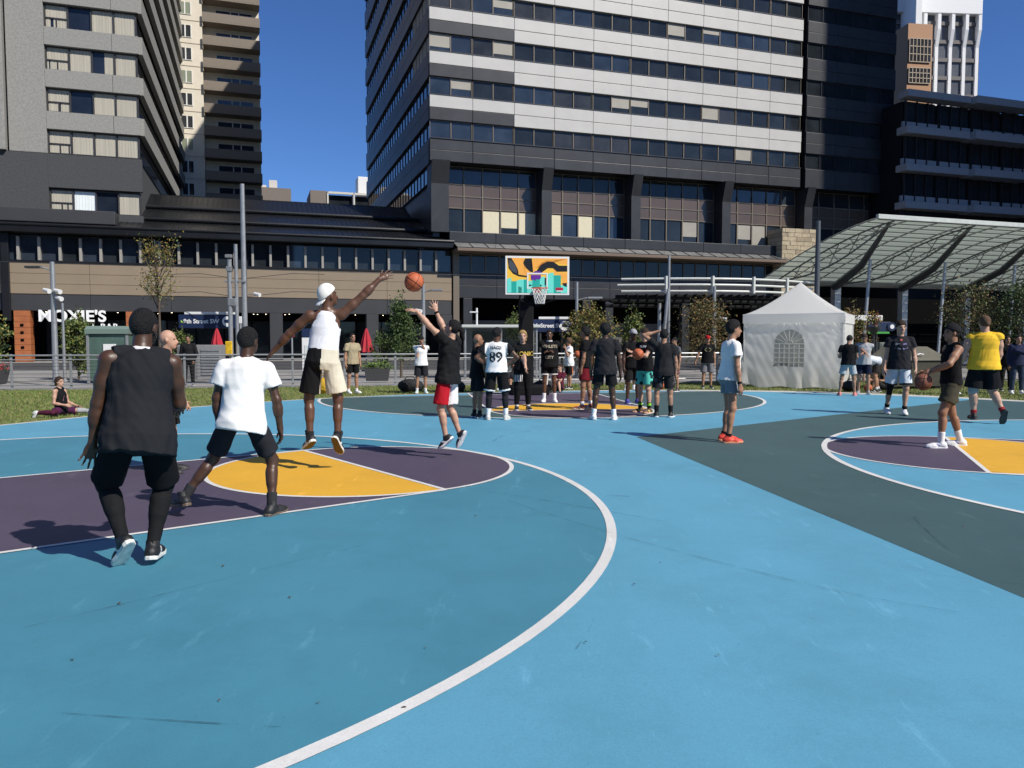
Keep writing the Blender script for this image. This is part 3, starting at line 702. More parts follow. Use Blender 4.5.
# ------------------------------------------------------------------ street furniture, trees, tent, hoop
STEEL = mat("galvanised_steel", (.36, .37, .38), rough=.45, metal=.55, var=.12, vscale=6); STEELD = mat("dark_steel", (.06, .065, .07), rough=.5, metal=.4)
WHITEP = mat("white_paint", (.75, .75, .74), rough=.45); NAVY = mat("navy_sign", (.012, .025, .075), rough=.45); REDP = mat("red_paint", (.45, .02, .02), rough=.5)
BLACKR = mat("black_rubber", (.008, .008, .009), rough=.85, spec=.2); CLEAR = None
def clear_glass(name, tint, alpha):
    m = bpy.data.materials.new(name); m.use_nodes = True; nt = m.node_tree; N = nt.nodes; L = nt.links; b = N["Principled BSDF"]
    b.inputs["Base Color"].default_value = (*tint, 1); b.inputs["Roughness"].default_value = .06
    tr = N.new("ShaderNodeBsdfTransparent"); tr.inputs[0].default_value = (*[min(1, .6 + c) for c in tint], 1); mx = N.new("ShaderNodeMixShader"); mx.inputs[0].default_value = alpha
    L.new(tr.outputs[0], mx.inputs[1]); L.new(b.outputs[0], mx.inputs[2]); L.new(mx.outputs[0], N["Material Output"].inputs[0]); return m
GREENG = clear_glass("greenish_glass", (.18, .26, .23), .42); CLEARG = clear_glass("shelter_glass", (.22, .26, .26), .25)
# ---- railing fence
fx0, fx1 = -23.0, 9.6; fz = lambda x: 28.2 + .2*x
fe = empty("railing_fence", (fx0, fz(fx0), 0), math.atan(.2), "long galvanised steel railing fence with thin wires behind the lawn", "fence")
FL = math.hypot(fx1-fx0, .2*(fx1-fx0)); n = 19
for k in range(n+1):
    x = FL*k/n; MB().cbox(x-.035, x+.035, -.03, .03, 0, 1.14, .008).cbox(x-.09, x+.09, -.09, .09, -.02, .02, .005).build("post", STEEL, fe)
MB().tube([(0, -.05, 1.10), (FL, -.05, 1.10)], .028).build("top_rail", STEEL, fe)
for z_ in (.96, .14): MB().tube([(0, -.04, z_), (FL, -.04, z_)], .018).build("rail", STEEL, fe)
mb = MB()
for z_ in (.26, .38, .5, .62, .74, .85): mb.tube([(0, 0, z_), (FL, 0, z_)], .007, 5)
mb.build("wire", STEELD, fe)
# ---- lamp and mast poles
def pole(x, y, h_, r_, label, name="lamp_post", arm=None, cams=(), cat="lamp post", m=None, group=None, lean=0):
    t_ = empty(name, (x, y, 0), 0, label, cat, group)
    MB().tube([(0, 0, 0), (lean*.5, 0, h_*.5), (lean, 0, h_)], [r_, r_*.88, r_*.72], 12).lathe([(r_*2, 0), (r_*2, .04), (r_*1.3, .08)], 12).build("pole", m or STEEL, t_)
    if arm:
        ax_, az_ = arm; MB().tube([(lean, 0, az_-.1), (lean+ax_*.4, -.05, az_), (lean+ax_*.6, -.05, az_)], .03).build("arm", m or STEEL, t_)
        MB().cbox(min(lean+ax_*.5, lean+ax_*1.2), max(lean+ax_*.5, lean+ax_*1.2), -.16, .08, az_-.03, az_+.05, .02).build("lamp_head", STEELD if ax_ < 0 else STEEL, t_)
    for cx_, cz_ in cams:
        c_ = MB().tube([(0, 0, cz_), (cx_, -.1, cz_+.05)], .02).build("bracket", STEEL, t_)
        MB().tube([(cx_-.10, -.1, cz_+.05), (cx_+.16, -.22, cz_-.02)], [.06, .085], 10).build("camera_housing", WHITEP, c_)
    return t_
pole(-16.2, 27.5, 4.35, .105, "thick grey lamp post with white cameras in front of the restaurant lettering", arm=(-.75, 4.15), cams=((-.16, 3.32), (.22, 3.30), (.26, 3.05)))
pole(-17.1, 29.6, 3.0, .06, "thin plain grey post just behind the thick lamp post", "post", cat="post")
t_ = pole(-11.0, 32.0, 7.95, .12, "tall galvanised catenary mast beside the blue station sign", "catenary_mast", cat="mast", cams=((.55, 3.45),))
for dx, h_, r_ in ((-.28, 5.5, .07), (-.55, 4.9, .09)): MB().tube([(dx, -.1, 0), (dx, -.1, h_)], r_, 10).build("side_pole", STEEL, t_)
MB().cbox(-.68, -.42, -.25, .05, 4.95, 5.08, .02).cbox(-.66, -.44, -.22, .02, 4.4, 4.6, .02).cbox(-.75, .1, -.16, -.04, 3.95, 4.02, .01).cbox(-.62, -.3, -.2, 0, 3.0, 3.3, .02).build("bracket", STEEL, t_)
MB().cbox(-.72, -.45, -.3, -.2, .95, 1.55, .03).build("yellow_box", mat("yellow_plastic", (.72, .45, .02), rough=.5, var=.3, vscale=12), t_)
for z_, dx in ((4.35, 3.2), (3.6, 3.2)):
    w_ = MB(); 
    for sg in (-1, 1): w_.tube([(-.2, 0, z_-.25), (sg*dx*.6, .3, z_), (sg*dx, .5, z_-.02)], .012, 5)
    w_.build("bracket_arm", STEELD, t_)
tag(MB().tube([tuple(WP(-45, -26.5, 5.1)), tuple(WP(-10, -26.5, 4.95)), tuple(WP(30, -26.5, 5.1))], .012, 5).build("overhead_wire", STEELD), "thin overhead tram wire crossing in front of the tan band", "wire")
pole(-3.85, 33.8, 4.0, .10, "grey lamp post with flat head directly behind the flying basketball", arm=(.7, 3.75), cams=((-.22, 2.85), (-.1, 2.6)))
pole(2.8, 33.6, 4.1, .08, "thin grey lamp post right of the backboard", arm=(.9, 3.4), cams=((-.3, 2.3), (.3, 2.3)))
pole(7.15, 35.5, 5.45, .075, "tall grey pole standing through the left end of the white pergola", "steel_pole", cat="pole")
pole(6.75, 35.2, 3.9, .09, "shorter leaning pale pole beside the tall grey pergola pole", "steel_pole", cat="pole", lean=.3)
pole(9.25, 35.6, 4.05, .10, "grey lamp post with white camera beside the reddish tree", cams=((.35, 2.55),))
pole(13.15, 33.6, 6.7, .13, "thick dark post rising beside the peak of the white tent", "steel_pole", cat="pole", m=mat("slate_pole", (.10, .11, .125), rough=.5, metal=.3))
# ---- station signs
def sign(x, y, z0, w_, h_, label, posts=True, logo=True):
    t_ = empty("station_sign", (x, y, 0), R(4), label, "sign")
    MB().cbox(0, w_, -.05, .05, z0, z0+h_, .015).build("panel", NAVY, t_); MB().cbox(.25, w_, -.07, .06, z0+h_+.01, z0+h_+.12, .02).build("light_bar", WHITEP, t_)
    vs, fs_ = text_mesh("8th Street SW", h_*.44, Matrix.Translation((w_*.40, -.056, z0+h_*.5)) @ Matrix.Rotation(R(90), 4, 'X'), .003, 'CENTER', .006); MB().add(vs, fs_).build("lettering", SIGNW, t_)
    mb = MB(); c0 = (w_*.86, -.056, z0+h_*.5); n = 24; R0 = h_*.38
    mb.add([(c0[0]+R0*math.cos(6.283*k/n), -.057, c0[2]+R0*math.sin(6.283*k/n)) for k in range(n)], [tuple(range(n))]); mb.build("emblem", SIGNW, t_)
    mb = MB(); mb.add([(c0[0]-.55*R0, -.06, c0[2]-.25*R0), (c0[0]+.5*R0, -.06, c0[2]-.35*R0), (c0[0]+.62*R0, -.06, c0[2]+.05*R0), (c0[0]+.2*R0, -.06, c0[2]+.42*R0), (c0[0]-.6*R0, -.06, c0[2]+.3*R0)], [(0,1,2,3,4)]); mb.build("emblem_mark", NAVY, t_)
    mb = MB(); mb.add([(.10, -.058, z0+h_*.62), (.22, -.058, z0+h_*.42), (.10, -.058, z0+h_*.42)], [(0,1,2)]); mb.build("arrow", mat("lime_mark", (.35, .6, .1), rough=.5), t_)
    if posts: 
        for px_ in (w_*.2, w_*.8): MB().tube([(px_, .03, 0), (px_, .03, z0+.02)], .05).build("post", STEELD, t_)
    return t_
t_ = sign(-14.1, 32.9, 2.10, 2.35, .57, "navy street station sign hanging from the catenary mast", posts=False); MB().cbox(2.36, 2.62, -.06, .06, 2.3, 2.6, .02).build("bracket", WHITEP, t_)
MB().tube([(2.55, .0, 0), (2.55, 0, 2.4)], .05).build("post", STEEL, t_)
sign(.92, 34.2, 1.95, 1.62, .55, "navy street station sign right of the padded hoop post")
t_ = empty("route_sign", (14.75, 32.2, 0), R(4), "small sign with green strip and dark disc emblem behind the boys beside the tent", "sign")
MB().cbox(0, .95, -.04, .04, 1.95, 2.35, .015).build("panel", NAVY, t_); MB().cbox(0, .9, -.06, .05, 1.86, 1.94, .01).build("green_strip", mat("green_strip", (.06, .35, .06), rough=.5), t_)
MB().cbox(-.6, .6, -.05, .05, 2.4, 2.62, .02).build("top_board", WHITEP, t_); mb = MB(); mb.lathe([(.18, -.03), (.18, .03)], 20); o = mb.build("emblem", NAVY, t_); o.rotation_euler = (R(90), 0, 0); o.location = (.98, -.06, 2.15)
mb = MB(); mb.lathe([(.09, 0), (.09, .02)], 16); o2 = mb.build("emblem_mark", SIGNW, o); o2.location = (0, 0, .035); MB().tube([(.4, .05, 0), (.4, .05, 1.9)], .05).build("post", STEELD, t_)
# ---- kiosk, shelters, cabinets, umbrellas, planters
t_ = empty("map_kiosk", (-8.35, 30.9, 0), R(6), "white map kiosk with blue header and red post behind the leaping man", "kiosk")
MB().cbox(0, .95, -.12, .12, .3, 1.7, .02).build("board", WHITEP, t_); MB().cbox(0, .95, -.14, .14, 1.71, 2.05, .02).build("header", NAVY, t_); MB().cbox(.1, .85, -.135, -.125, .75, 1.4, .004).build("map", mat("map_print", (.62, .64, .62), rough=.5, var=.15, vscale=8), t_)
mb = MB(); mb.lathe([(.11, 0), (.11, .02)], 16); o = mb.build("emblem", SIGNW, t_); o.rotation_euler = (R(90), 0, 0); o.location = (.47, -.15, 1.88); MB().cbox(.08, .14, -.08, .0, 0, .3, .01).cbox(.82, .88, -.08, .0, 0, .3, .01).build("leg", STEELD, t_)
MB().tube([(-.38, -.1, 0), (-.38, -.1, 1.75)], .035).build("post", STEEL, t_); MB().cbox(-.47, -.29, -.16, -.04, 1.72, 2.0, .02).build("red_cap", REDP, t_)
t_ = empty("glass_shelter", (-15.75, 28.8, 0), R(8), "small green glass booth with rounded top and posters behind the broad man", "shelter")
MB().cbox(0, 1.42, 0, .9, .12, 1.82, .03).build("glass_wall", mat("booth_glass", (.075, .125, .105), rough=.1, var=.25, vscale=1.5, spec=.8), t_); MB().xprism([(-.1, 1.83), (-.1, 2.0), (.1, 2.12), (.8, 2.12), (1.0, 2.0), (1.0, 1.83)], -.06, 1.48).build("roof", mat("booth_roof", (.16, .22, .19), rough=.35), t_)
for x in (0, 1.38): MB().cbox(x-.04, x+.05, -.05, .03, 0, 1.83, .01).build("frame_post", STEEL, t_)
MB().cbox(.55, 1.0, -.03, -.005, .8, 1.45, .004).build("poster", WHITEP, t_); MB().cbox(.36, .62, -.04, -.031, .78, 1.02, .004).build("poster", mat("magenta_print", (.45, .03, .20), rough=.5), t_)
t_ = empty("tram_shelter", (-2.0, 32.4, 0), R(5), "flat roofed glass tram shelter behind the players under the hoop", "shelter")
MB().cbox(-.1, 3.2, -.1, 1.5, 2.12, 2.24, .03).build("roof", mat("shelter_roof", (.55, .58, .55), rough=.4), t_); MB().box(0, 3.1, 1.30, 1.33, .25, 2.1).box(0, .03, .1, 1.3, .25, 2.1).build("glass_wall", CLEARG, t_)
for x in (.05, 1.55, 3.05): MB().cbox(x-.04, x+.04, 0, .08, 0, 2.12, .01).build("post", STEEL, t_); MB().cbox(x-.04, x+.04, 1.22, 1.29, 0, 2.12, .01).build("post", STEEL, t_)
MB().tube([(.55, .4, 2.24), (.55, .4, 2.95)], .04).cbox(.25, .6, .3, .42, 2.75, 2.8, .01).build("roof_lamp", WHITEP, t_)
t_ = empty("utility_cabinet", (-12.35, 28.6, 0), R(6), "wide grey louvred utility cabinet behind the man in black by the fence", "cabinet")
MB().cbox(0, 1.55, 0, .7, .1, 1.42, .02).build("body", mat("cabinet_grey", (.22, .22, .22), rough=.6, var=.15), t_); mb = MB()
for k in range(9): mb.cbox(.85, 1.5, -.03, -.004, .3+k*.11, .38+k*.11, .006)
mb.build("louvre", STEEL, t_); MB().cbox(.05, .72, -.02, -.004, .2, 1.36, .006).build("door", mat("cabinet_door", (.17, .17, .17), rough=.5), t_)
def umbrella(x, y, label):
    t_ = empty("closed_umbrella", (x, y, 0), 0, label, "umbrella", "closed red cafe umbrellas")
    MB().tube([(0, 0, 0), (0, 0, 2.1)], .025).lathe([(.28, 0), (.28, .06), (.05, .1)], 12).build("pole", STEELD, t_); mb = MB(); n = 16
    vs = []; rows = [(2.2, .03), (2.05, .10), (1.6, .24), (1.15, .34), (.98, .38)]
    for z_, r_ in rows:
        for k in range(n): a = 6.283*k/n; q = r_*(1.0 if k % 2 else .72); vs.append((q*math.cos(a), q*math.sin(a), z_))
    fs_ = [(i*n+k, i*n+(k+1) % n, (i+1)*n+(k+1) % n, (i+1)*n+k) for i in range(len(rows)-1) for k in range(n)] + [tuple(range(n))]
    mb.add(vs, fs_); mb.build("canopy", mat("red_canvas", (.42, .020, .035), rough=.8, var=.1), t_); return t_
umbrella(-15.2, 40, "closed red umbrella in front of the dark doorway left of the mast"); umbrella(-7.5, 40, "closed red umbrella right of the leaping man, beside the slim tree")
def leaves_mesh(name, centers, n_per, spread, size, mats, seed, parent, flat=.0):
    rg = np.random.RandomState(seed); V = []; Fq = []; mi = []
    for c_ in centers:
        for _ in range(n_per):
            p = np.array(c_) + rg.normal(0, 1, 3)*np.array(spread); u_ = nrm(rg.normal(size=3)); v_ = nrm(np.cross(u_, rg.normal(size=3))); s_ = size*rg.uniform(.6, 1.3)
            w2 = np.cross(u_, v_)*s_*.12
            k = len(V); V += [p - u_*s_, p + v_*s_*.5 + w2, p + u_*s_, p - v_*s_*.5 + w2]; Fq += [(k, k+1, k+2), (k, k+2, k+3)]; m_ = int(rg.randint(len(mats))); mi += [m_, m_]
    me = bpy.data.meshes.new(name); me.from_pydata([tuple(v) for v in V], [], Fq); me.polygons.foreach_set("material_index", mi); return link_mesh(name, me, mats, parent)
LG = [mat("leaf_green", (.055, .095, .022), rough=.6), mat("leaf_mid", (.085, .125, .030), rough=.6), mat("leaf_dark", (.030, .055, .015), rough=.65)]
LY = [mat("leaf_yellow", (.26, .20, .035), rough=.6), mat("leaf_lime", (.16, .17, .035), rough=.6), mat("leaf_ochre", (.20, .12, .03), rough=.65)]
LR = [mat("leaf_russet", (.16, .10, .032), rough=.65), mat("leaf_brown", (.12, .095, .030), rough=.65), mat("leaf_dullgreen", (.085, .105, .03), rough=.65)]
BARK = mat("bark", (.10, .075, .055), rough=.9, var=.3, vscale=20)
def tree(x, y, h_, rad, z_lo, n_br, n_lf, size, mats, label, seed, group=None, wood=1.0, spread=.16, upright=.6, conic=False):
    t_ = empty("tree", (x, y, 0), 0, label, "tree", group); rr = random.Random(seed); mb = MB()
    tp = [(0, 0, 0), (rr.uniform(-.05, .05), 0, h_*.35), (rr.uniform(-.08, .08), rr.uniform(-.08, .08), h_*.7), (rr.uniform(-.1, .1), 0, h_*.97)]
    r0 = .016*h_*wood; mb.tube(tp, [r0, r0*.75, r0*.45, r0*.15], 8); mb.build("trunk", BARK, t_); br = MB(); tips = []
    for k in range(n_br):
        f_ = (k+.5)/n_br; z0 = z_lo + (h_*.92 - z_lo)*f_*.85; a = k*2.4 + rr.uniform(-.4, .4)
        L_ = rad*(1 - .75*f_ if conic else math.sin(math.pi*(.18 + .74*f_)))*rr.uniform(.7, 1.12); p0 = Vector((0, 0, z0)); d = Vector((math.cos(a), math.sin(a), upright*rr.uniform(.6, 1.5)))
        p1 = p0 + d*L_*.5; p2 = p0 + d*L_ + Vector((0, 0, .12*L_)); br.tube([p0, p1, p2], [r0*.38, r0*.25, r0*.08], 5)
        for f2 in (.45, .65, .85, 1.0): tips.append(p0.lerp(p2, f2) + Vector((rr.gauss(0, .12), rr.gauss(0, .12), rr.gauss(0, .10)))*L_)
        for q in range(2):
            d2 = (d + Vector((rr.gauss(0, .6), rr.gauss(0, .6), rr.gauss(.2, .4)))).normalized(); e2 = p1 + d2*L_*.45; br.tube([p1, e2], [r0*.18, r0*.05], 4); tips.append(e2); tips.append(p1.lerp(e2, .6))
    tips.append(Vector(tp[-1])); br.build("branch", BARK, t_); leaves_mesh("crown", tips, max(1, n_lf//len(tips)), (spread*rad,)*3, size, mats, seed, t_); return t_
tree(-14.1, 31.0, 5.75, .85, 2.7, 24, 1500, .05, LY+LG[1:2], "tall sparse young tree with yellow leaves left of the station sign", 2, wood=.7, upright=1.5, spread=.16)
tree(-17.45, 31.2, 2.85, .62, .4, 22, 3200, .07, LG[:2]+LY[1:2], "bushy green tree beside the green glass booth", 3, upright=.5)
tree(-19.9, 29.0, 2.7, .9, .5, 18, 2600, .07, LG[:2]+LY[:1], "green shrubby tree cut by the left picture edge", 4)
tree(-13.75, 31.9, 2.2, .6, .5, 14, 1300, .06, LG[:2]+LY[1:2], "small leafy tree under the sparse yellow tree", 17, upright=.4)
tree(-4.75, 33.2, 3.75, .85, .5, 26, 4200, .065, LG+LG[:1], "slim upright green tree beside the red umbrella and flying basketball", 5, conic=True, upright=.9)
tree(-5.6, 33.0, 2.0, .5, .4, 10, 900, .06, LG[:2], "low green sapling left of the slim upright tree", 18, upright=.8)
tree(3.3, 33.0, 3.2, 1.15, .4, 26, 4200, .065, LY+LG[1:2]+LR[1:2], "broad yellowing tree right of the backboard", 6)
tree(5.3, 34.0, 3.1, .72, .4, 22, 3600, .06, LG[:2]+LY[1:2], "narrow green tree behind the players right of the hoop", 7, conic=True, upright=.8)
tree(.2, 34.5, 3.0, .8, .4, 18, 2000, .065, LG[:2]+LY[1:2], "green tree half hidden behind the hoop post", 19)
tree(8.5, 34.2, 3.7, 1.15, .5, 26, 3600, .055, LR+LY[2:], "russet tree under the pergola left of the tent", 8, spread=.2)
tree(14.0, 32.0, 3.2, .9, .6, 18, 1400, .06, LY[1:]+LR[:1], "thin yellow brown tree behind the right corner of the tent", 9)
tree(19.3, 32.6, 4.2, 1.3, .7, 28, 3000, .06, LR+LG[1:2], "russet tree left of the dark green tree under the canopy", 10, spread=.2)
tree(20.9, 31.6, 4.4, 1.3, .3, 30, 5200, .06, LG+LG[2:], "dark green tree at the right edge under the canopy", 12)
def planter(x, y, w_, label, mats, fl=None):
    t_ = empty("planter", (x, y, 0), R(6), label, "planter"); MB().add([(-w_/2*.85, -.25, 0), (w_/2*.85, -.25, 0), (w_/2*.85, .25, 0), (-w_/2*.85, .25, 0), (-w_/2, -.3, .5), (w_/2, -.3, .5), (w_/2, .3, .5), (-w_/2, .3, .5)], [(0,3,2,1),(4,5,6,7),(0,1,5,4),(1,2,6,5),(2,3,7,6),(3,0,4,7)]).build("box", mat("planter_dark", (.05, .05, .052), rough=.7), t_)
    leaves_mesh("plants", [(-w_/3, 0, .6), (0, 0, .65), (w_/3, 0, .6)], 160, (.16, .12, .07), .05, mats, 3, t_)['kind'] = 'stuff'
planter(-5.2, 29.9, .95, "dark planter of bright green plants behind the fence near the slim tree", [mat("leaf_bright", (.16, .26, .03), rough=.6), LG[1]]); planter(-19.3, 28.4, 1.4, "dark planter with red flowers behind the fence by the orange pier", LG[2:]+[mat("petal_red", (.35, .06, .06), rough=.6)])
t_ = empty("flower_basket", (14.2, 30.5, 0), 0, "round basket of yellow and red flowers on a post above the two boys", "flower basket"); MB().tube([(0, 0, 0), (0, 0, 2.0)], .04).build("post", STEELD, t_); MB().lathe([(.1, 1.85), (.26, 2.05), (.28, 2.12)], 14).build("bowl", STEELD, t_)
leaves_mesh("flowers", [(0, 0, 2.3), (.12, -.05, 2.4), (-.12, -.05, 2.4), (0, 0, 2.55)], 110, (.09, .09, .09), .04, [mat("petal_yellow", (.6, .45, .03), rough=.6), mat("petal_red", (.35, .06, .06)), LG[1], LG[2]], 5, t_)['kind'] = 'stuff'
t_ = empty("waste_container", (12.3, 25.3, 0), R(8), "olive waste container with sloping lid behind the player holding the ball", "container")
OLV = mat("olive_plastic", (.060, .055, .038), rough=.6, var=.15); mb = MB()
mb.add([(.1, 0, .08), (2.05, 0, .08), (2.05, 1.1, .08), (.1, 1.1, .08), (0, -.05, .92), (2.15, -.05, .92), (2.15, 1.15, .92), (0, 1.15, .92)], [(0,3,2,1),(4,5,6,7),(0,1,5,4),(1,2,6,5),(2,3,7,6),(3,0,4,7)]); mb.build("body", OLV, t_)
mb = MB(); mb.add([(-.04, -.1, .93), (2.19, -.1, .93), (2.19, 1.2, .93), (-.04, 1.2, .93), (.5, .55, 1.38), (1.75, .55, 1.38), (1.75, 1.1, 1.38), (.5, 1.1, 1.38)], [(0,3,2,1),(4,5,6,7),(0,1,5,4),(1,2,6,5),(2,3,7,6),(3,0,4,7)]); mb.build("lid", mat("olive_lid", (.13, .12, .085), rough=.5, var=.15), t_); MB().tube([(1.0, .0, 1.12), (1.12, .02, 1.15), (1.25, .02, 1.12)], .02).build("handle", WHITEP, t_)
MB().cbox(.2, .4, .1, 1, 0, .08, .01).cbox(1.75, 1.95, .1, 1, 0, .08, .01).build("skid", STEELD, t_)
t_ = empty("utility_cabinet", (15.6, 32.9, 0), R(8), "plain grey green cabinet behind the walking man beside the canopy column", "cabinet"); MB().cbox(0, .95, 0, .6, .05, 1.5, .03).build("body", mat("cabinet_green", (.13, .15, .13), rough=.6), t_); MB().cbox(.06, .9, -.02, -.003, .15, 1.42, .005).build("door", mat("cabinet_green_door", (.11, .13, .115), rough=.6), t_)
b_ = empty("concrete_bench", (9.0, 29.4, 0), R(9), "long low concrete bench ledge beyond the lawn right of the tent", "bench"); MB().cbox(3.0, 13, 0, .5, .28, .45, .03).build("seat", PAVE, b_)
for x in (3.5, 8, 12.4): MB().cbox(x, x+.4, .05, .45, 0, .28, .02).build("leg", PAVE, b_)
# ---- white pergola with curved rails
t_ = empty("pergola", (5.4, 38.5, 0), R(14), "curved white railed pergola with dark slatted underside behind the tent", "pergola")
def arc_pts(L_, bow, y0, z0, n=14): return [(L_*k/n, y0 - bow*math.sin(math.pi*k/n), z0) for k in range(n+1)]
for z_, b_, x0 in ((4.60, 1.5, 0), (4.30, 1.5, -.2), (4.0, 1.4, 0)): MB().tube([(x+x0, y, z) for x, y, z in arc_pts(11, b_, 0, z_)], .052, 8).build("rail", mat("pergola_white", (.60, .62, .58), rough=.45), t_)
for z_, b_, dy in ((3.75, 1.2, .3), (3.55, .8, .9), (3.35, .4, 1.6), (3.7, -.3, 2.4)): MB().tube([(x-.2, y, z) for x, y, z in arc_pts(11, b_, dy, z_)], .09, 8).build("dark_beam", BLACKR, t_)
sl = MB()
for k in range(23): x = .3 + k*.46; bw = math.sin(math.pi*x/11); sl.bar((x, -1.3*bw, 3.80), (x, 2.3+.3*bw, 3.62), .05, .12)
sl.build("slats", BLACKR, t_)
for x in (2.0, 4.2, 6.4, 8.6): MB().cbox(x-.05, x+.05, -1.5*math.sin(math.pi*x/11)-.13, -1.5*math.sin(math.pi*x/11)+.03, 3.9, 4.72, .01).build("bracket", mat("pergola_white", (.6, .62, .58)), t_)
for x, y in ((2.6, 1.2), (5.6, .9), (8.8, 1.1)): MB().tube([(x, y, 0), (x, y, 3.7)], .09, 10).build("post", STEEL, t_)
# ---- station canopy
cp = empty("station_canopy", (17.75, 38.0, 0), FA, "big curved glass station canopy on slanting steel struts at the right", "canopy")
CG = bpy.data.materials.new("canopy_glass"); CG.use_nodes = True; nt = CG.node_tree; N_ = nt.nodes; b_ = N_["Principled BSDF"]; b_.inputs["Base Color"].default_value = (.50, .58, .51, 1); b_.inputs["Roughness"].default_value = .25
tr = N_.new("ShaderNodeBsdfTranslucent"); tr.inputs[0].default_value = (.60, .68, .58, 1); tp = N_.new("ShaderNodeBsdfTransparent"); tp.inputs[0].default_value = (.7, .75, .72, 1); m1 = N_.new("ShaderNodeMixShader"); m1.inputs[0].default_value = .55; m2 = N_.new("ShaderNodeMixShader"); m2.inputs[0].default_value = .22
nt.links.new(b_.outputs[0], m1.inputs[1]); nt.links.new(tr.outputs[0], m1.inputs[2]); nt.links.new(m1.outputs[0], m2.inputs[1]); nt.links.new(tp.outputs[0], m2.inputs[2]); nt.links.new(m2.outputs[0], N_["Material Output"].inputs[0])
CW, CL = 9.0, 32.0
def cz(y): f_ = y/CW; return 7.55 - 2.3*f_**1.45
ny = 14; mb = MB(); fm = MB(); pm = MB()
for i in range(ny):
    y0, y1 = CW*i/ny, CW*(i+1)/ny
    for k in range(16): x0 = k*2.0; mb.quad((x0+.02, y0+.02, cz(y0)), (x0+1.98, y0+.02, cz(y0)), (x0+1.98, y1-.02, cz(y1)), (x0+.02, y1-.02, cz(y1)))
    pm.tube([(0, y0, cz(y0)-.10), (CL, y0, cz(y0)-.10)], .032, 6)
    for k in range(17): fm.bar((k*2.0, y0, cz(y0)-.05), (k*2.0, y1, cz(y1)-.05), .022, .05)
mb.build("glass_roof", CG, cp); CST = mat("canopy_steel", (.17, .175, .17), rough=.5, metal=.3); pm.v and None; k0 = len(fm.v); fm.add(pm.v, pm.f); fm.build("roof_frame", CST, cp)
MB().cbox(-.1, CL, -.16, .02, 7.46, 7.68, .02).build("front_fascia", mat("canopy_fascia", (.50, .53, .50), rough=.5, var=.1), cp); MB().cbox(-.2, CL, CW-.1, CW+.25, 4.9, 5.25, .04).build("gutter_beam", CST, cp)
for k, x in enumerate((1.0, 6.2, 11.4, 16.6, 21.8)):
    mb = MB(); lower = [(x, CW*f_, cz(CW*f_) - .15 - .95*math.sin(math.pi*f_)) for f_ in np.linspace(0.02, .98, 13)]; mb.tube(lower, .05, 7); top_ = [(x, CW*f_, cz(CW*f_)-.14) for f_ in np.linspace(0, 1, 13)]; mb.tube(top_, .045, 6)
    for q in range(1, 12): mb.bar(lower[q], top_[q + (1 if q % 2 else -1)], .035)
    mb.build("truss", CST, cp)
    MB().tube([(x+4.0, CW-.4, 4.85), (x+2.3, 4.6, 5.75), (x, .3, 7.35)], [.26, .20, .09], 8).build("strut", mat("strut_dark", (.075, .08, .085), rough=.45, metal=.3), cp)
    MB().cbox(x+3.85, x+4.3, CW-.6, CW-.2, 0, 4.9, .03).build("column", STEEL, cp)
    MB().tube([(x+1.0, 3.0, 0), (x+1.6, 3.2, 5.9)], .085, 8).build("raking_post", STEEL, cp)
MB().box(1, 30, CW+2.5, CW+2.7, 0, 4.4).build("back_wall", DARKIN, cp)
# ---- white marquee tent
tb = R(-29); TW, TD = 3.2, 3.05; TC = Vector((10.72, 25.05, 0)); fr_dir = Vector((math.cos(R(29)), -math.sin(R(29)), 0)); bk_dir = Vector((math.sin(R(29)), math.cos(R(29)), 0)); T0 = TC - fr_dir*TW
tn = empty("marquee_tent", T0, tb, "white peaked marquee tent with arched clear window on the lawn edge", "tent")
TF = mat("tent_fabric", (.88, .87, .85), rough=.7, var=.02, vscale=2, bump=.15, bscale=12); TF2 = mat("tent_wall_fabric", (.90, .89, .86), rough=.65, var=.03, vscale=2)
def grid(nu, nv, fn, skip=None):
    mb = MB(); vs = [fn(i/nu, j/nv) for j in range(nv+1) for i in range(nu+1)]
    fs_ = [(j*(nu+1)+i, j*(nu+1)+i+1, (j+1)*(nu+1)+i+1, (j+1)*(nu+1)+i) for j in range(nv) for i in range(nu) if not (skip and skip((i+.5)/nu, (j+.5)/nv))]
    return mb.add(vs, fs_)
def rooff(a, b):
    x, y = a*2-1, b*2-1; m_ = max(abs(x), abs(y)); hgt = 2.47 + (1.14)*((1-m_)**1.22*.97 + .03*(1-m_)) ; hgt -= .035*math.sin(math.pi*min(1, m_*1.0))*(1-abs(abs(x)-abs(y)))
    return (TW*(a), TD*b, hgt)
for TM_ in (TF, TF2):                # thin fabric lets some light through
    nt = TM_.node_tree; N_ = nt.nodes; tl = N_.new("ShaderNodeBsdfTranslucent"); tl.inputs[0].default_value = (.92, .91, .87, 1); mx_ = N_.new("ShaderNodeMixShader"); mx_.inputs[0].default_value = .55
    nt.links.new(N_["Principled BSDF"].outputs[0], mx_.inputs[1]); nt.links.new(tl.outputs[0], mx_.inputs[2]); nt.links.new(mx_.outputs[0], N_["Material Output"].inputs[0])
grid(44, 44, rooff).build("roof", TF, tn, True)
for nm, P_ in (("front", lambda a: (a*TW, -.02)), ("right", lambda a: (TW+.02, a*TD)), ("left", lambda a: (-.02, a*TD)), ("back", lambda a: (a*TW, TD+.02))):
    grid(60, 4, lambda a, b: (P_(a)[0] + (.004*math.sin(a*13) if nm in ('right', 'left') else 0), P_(a)[1] - (.004*math.sin(a*13) if nm in ('front', 'back') else 0), 2.16 + .315*b)).build("valance", TF, tn, True)
wx0, wx1, wz0, wz1 = 1.03, 1.98, .70, 1.95
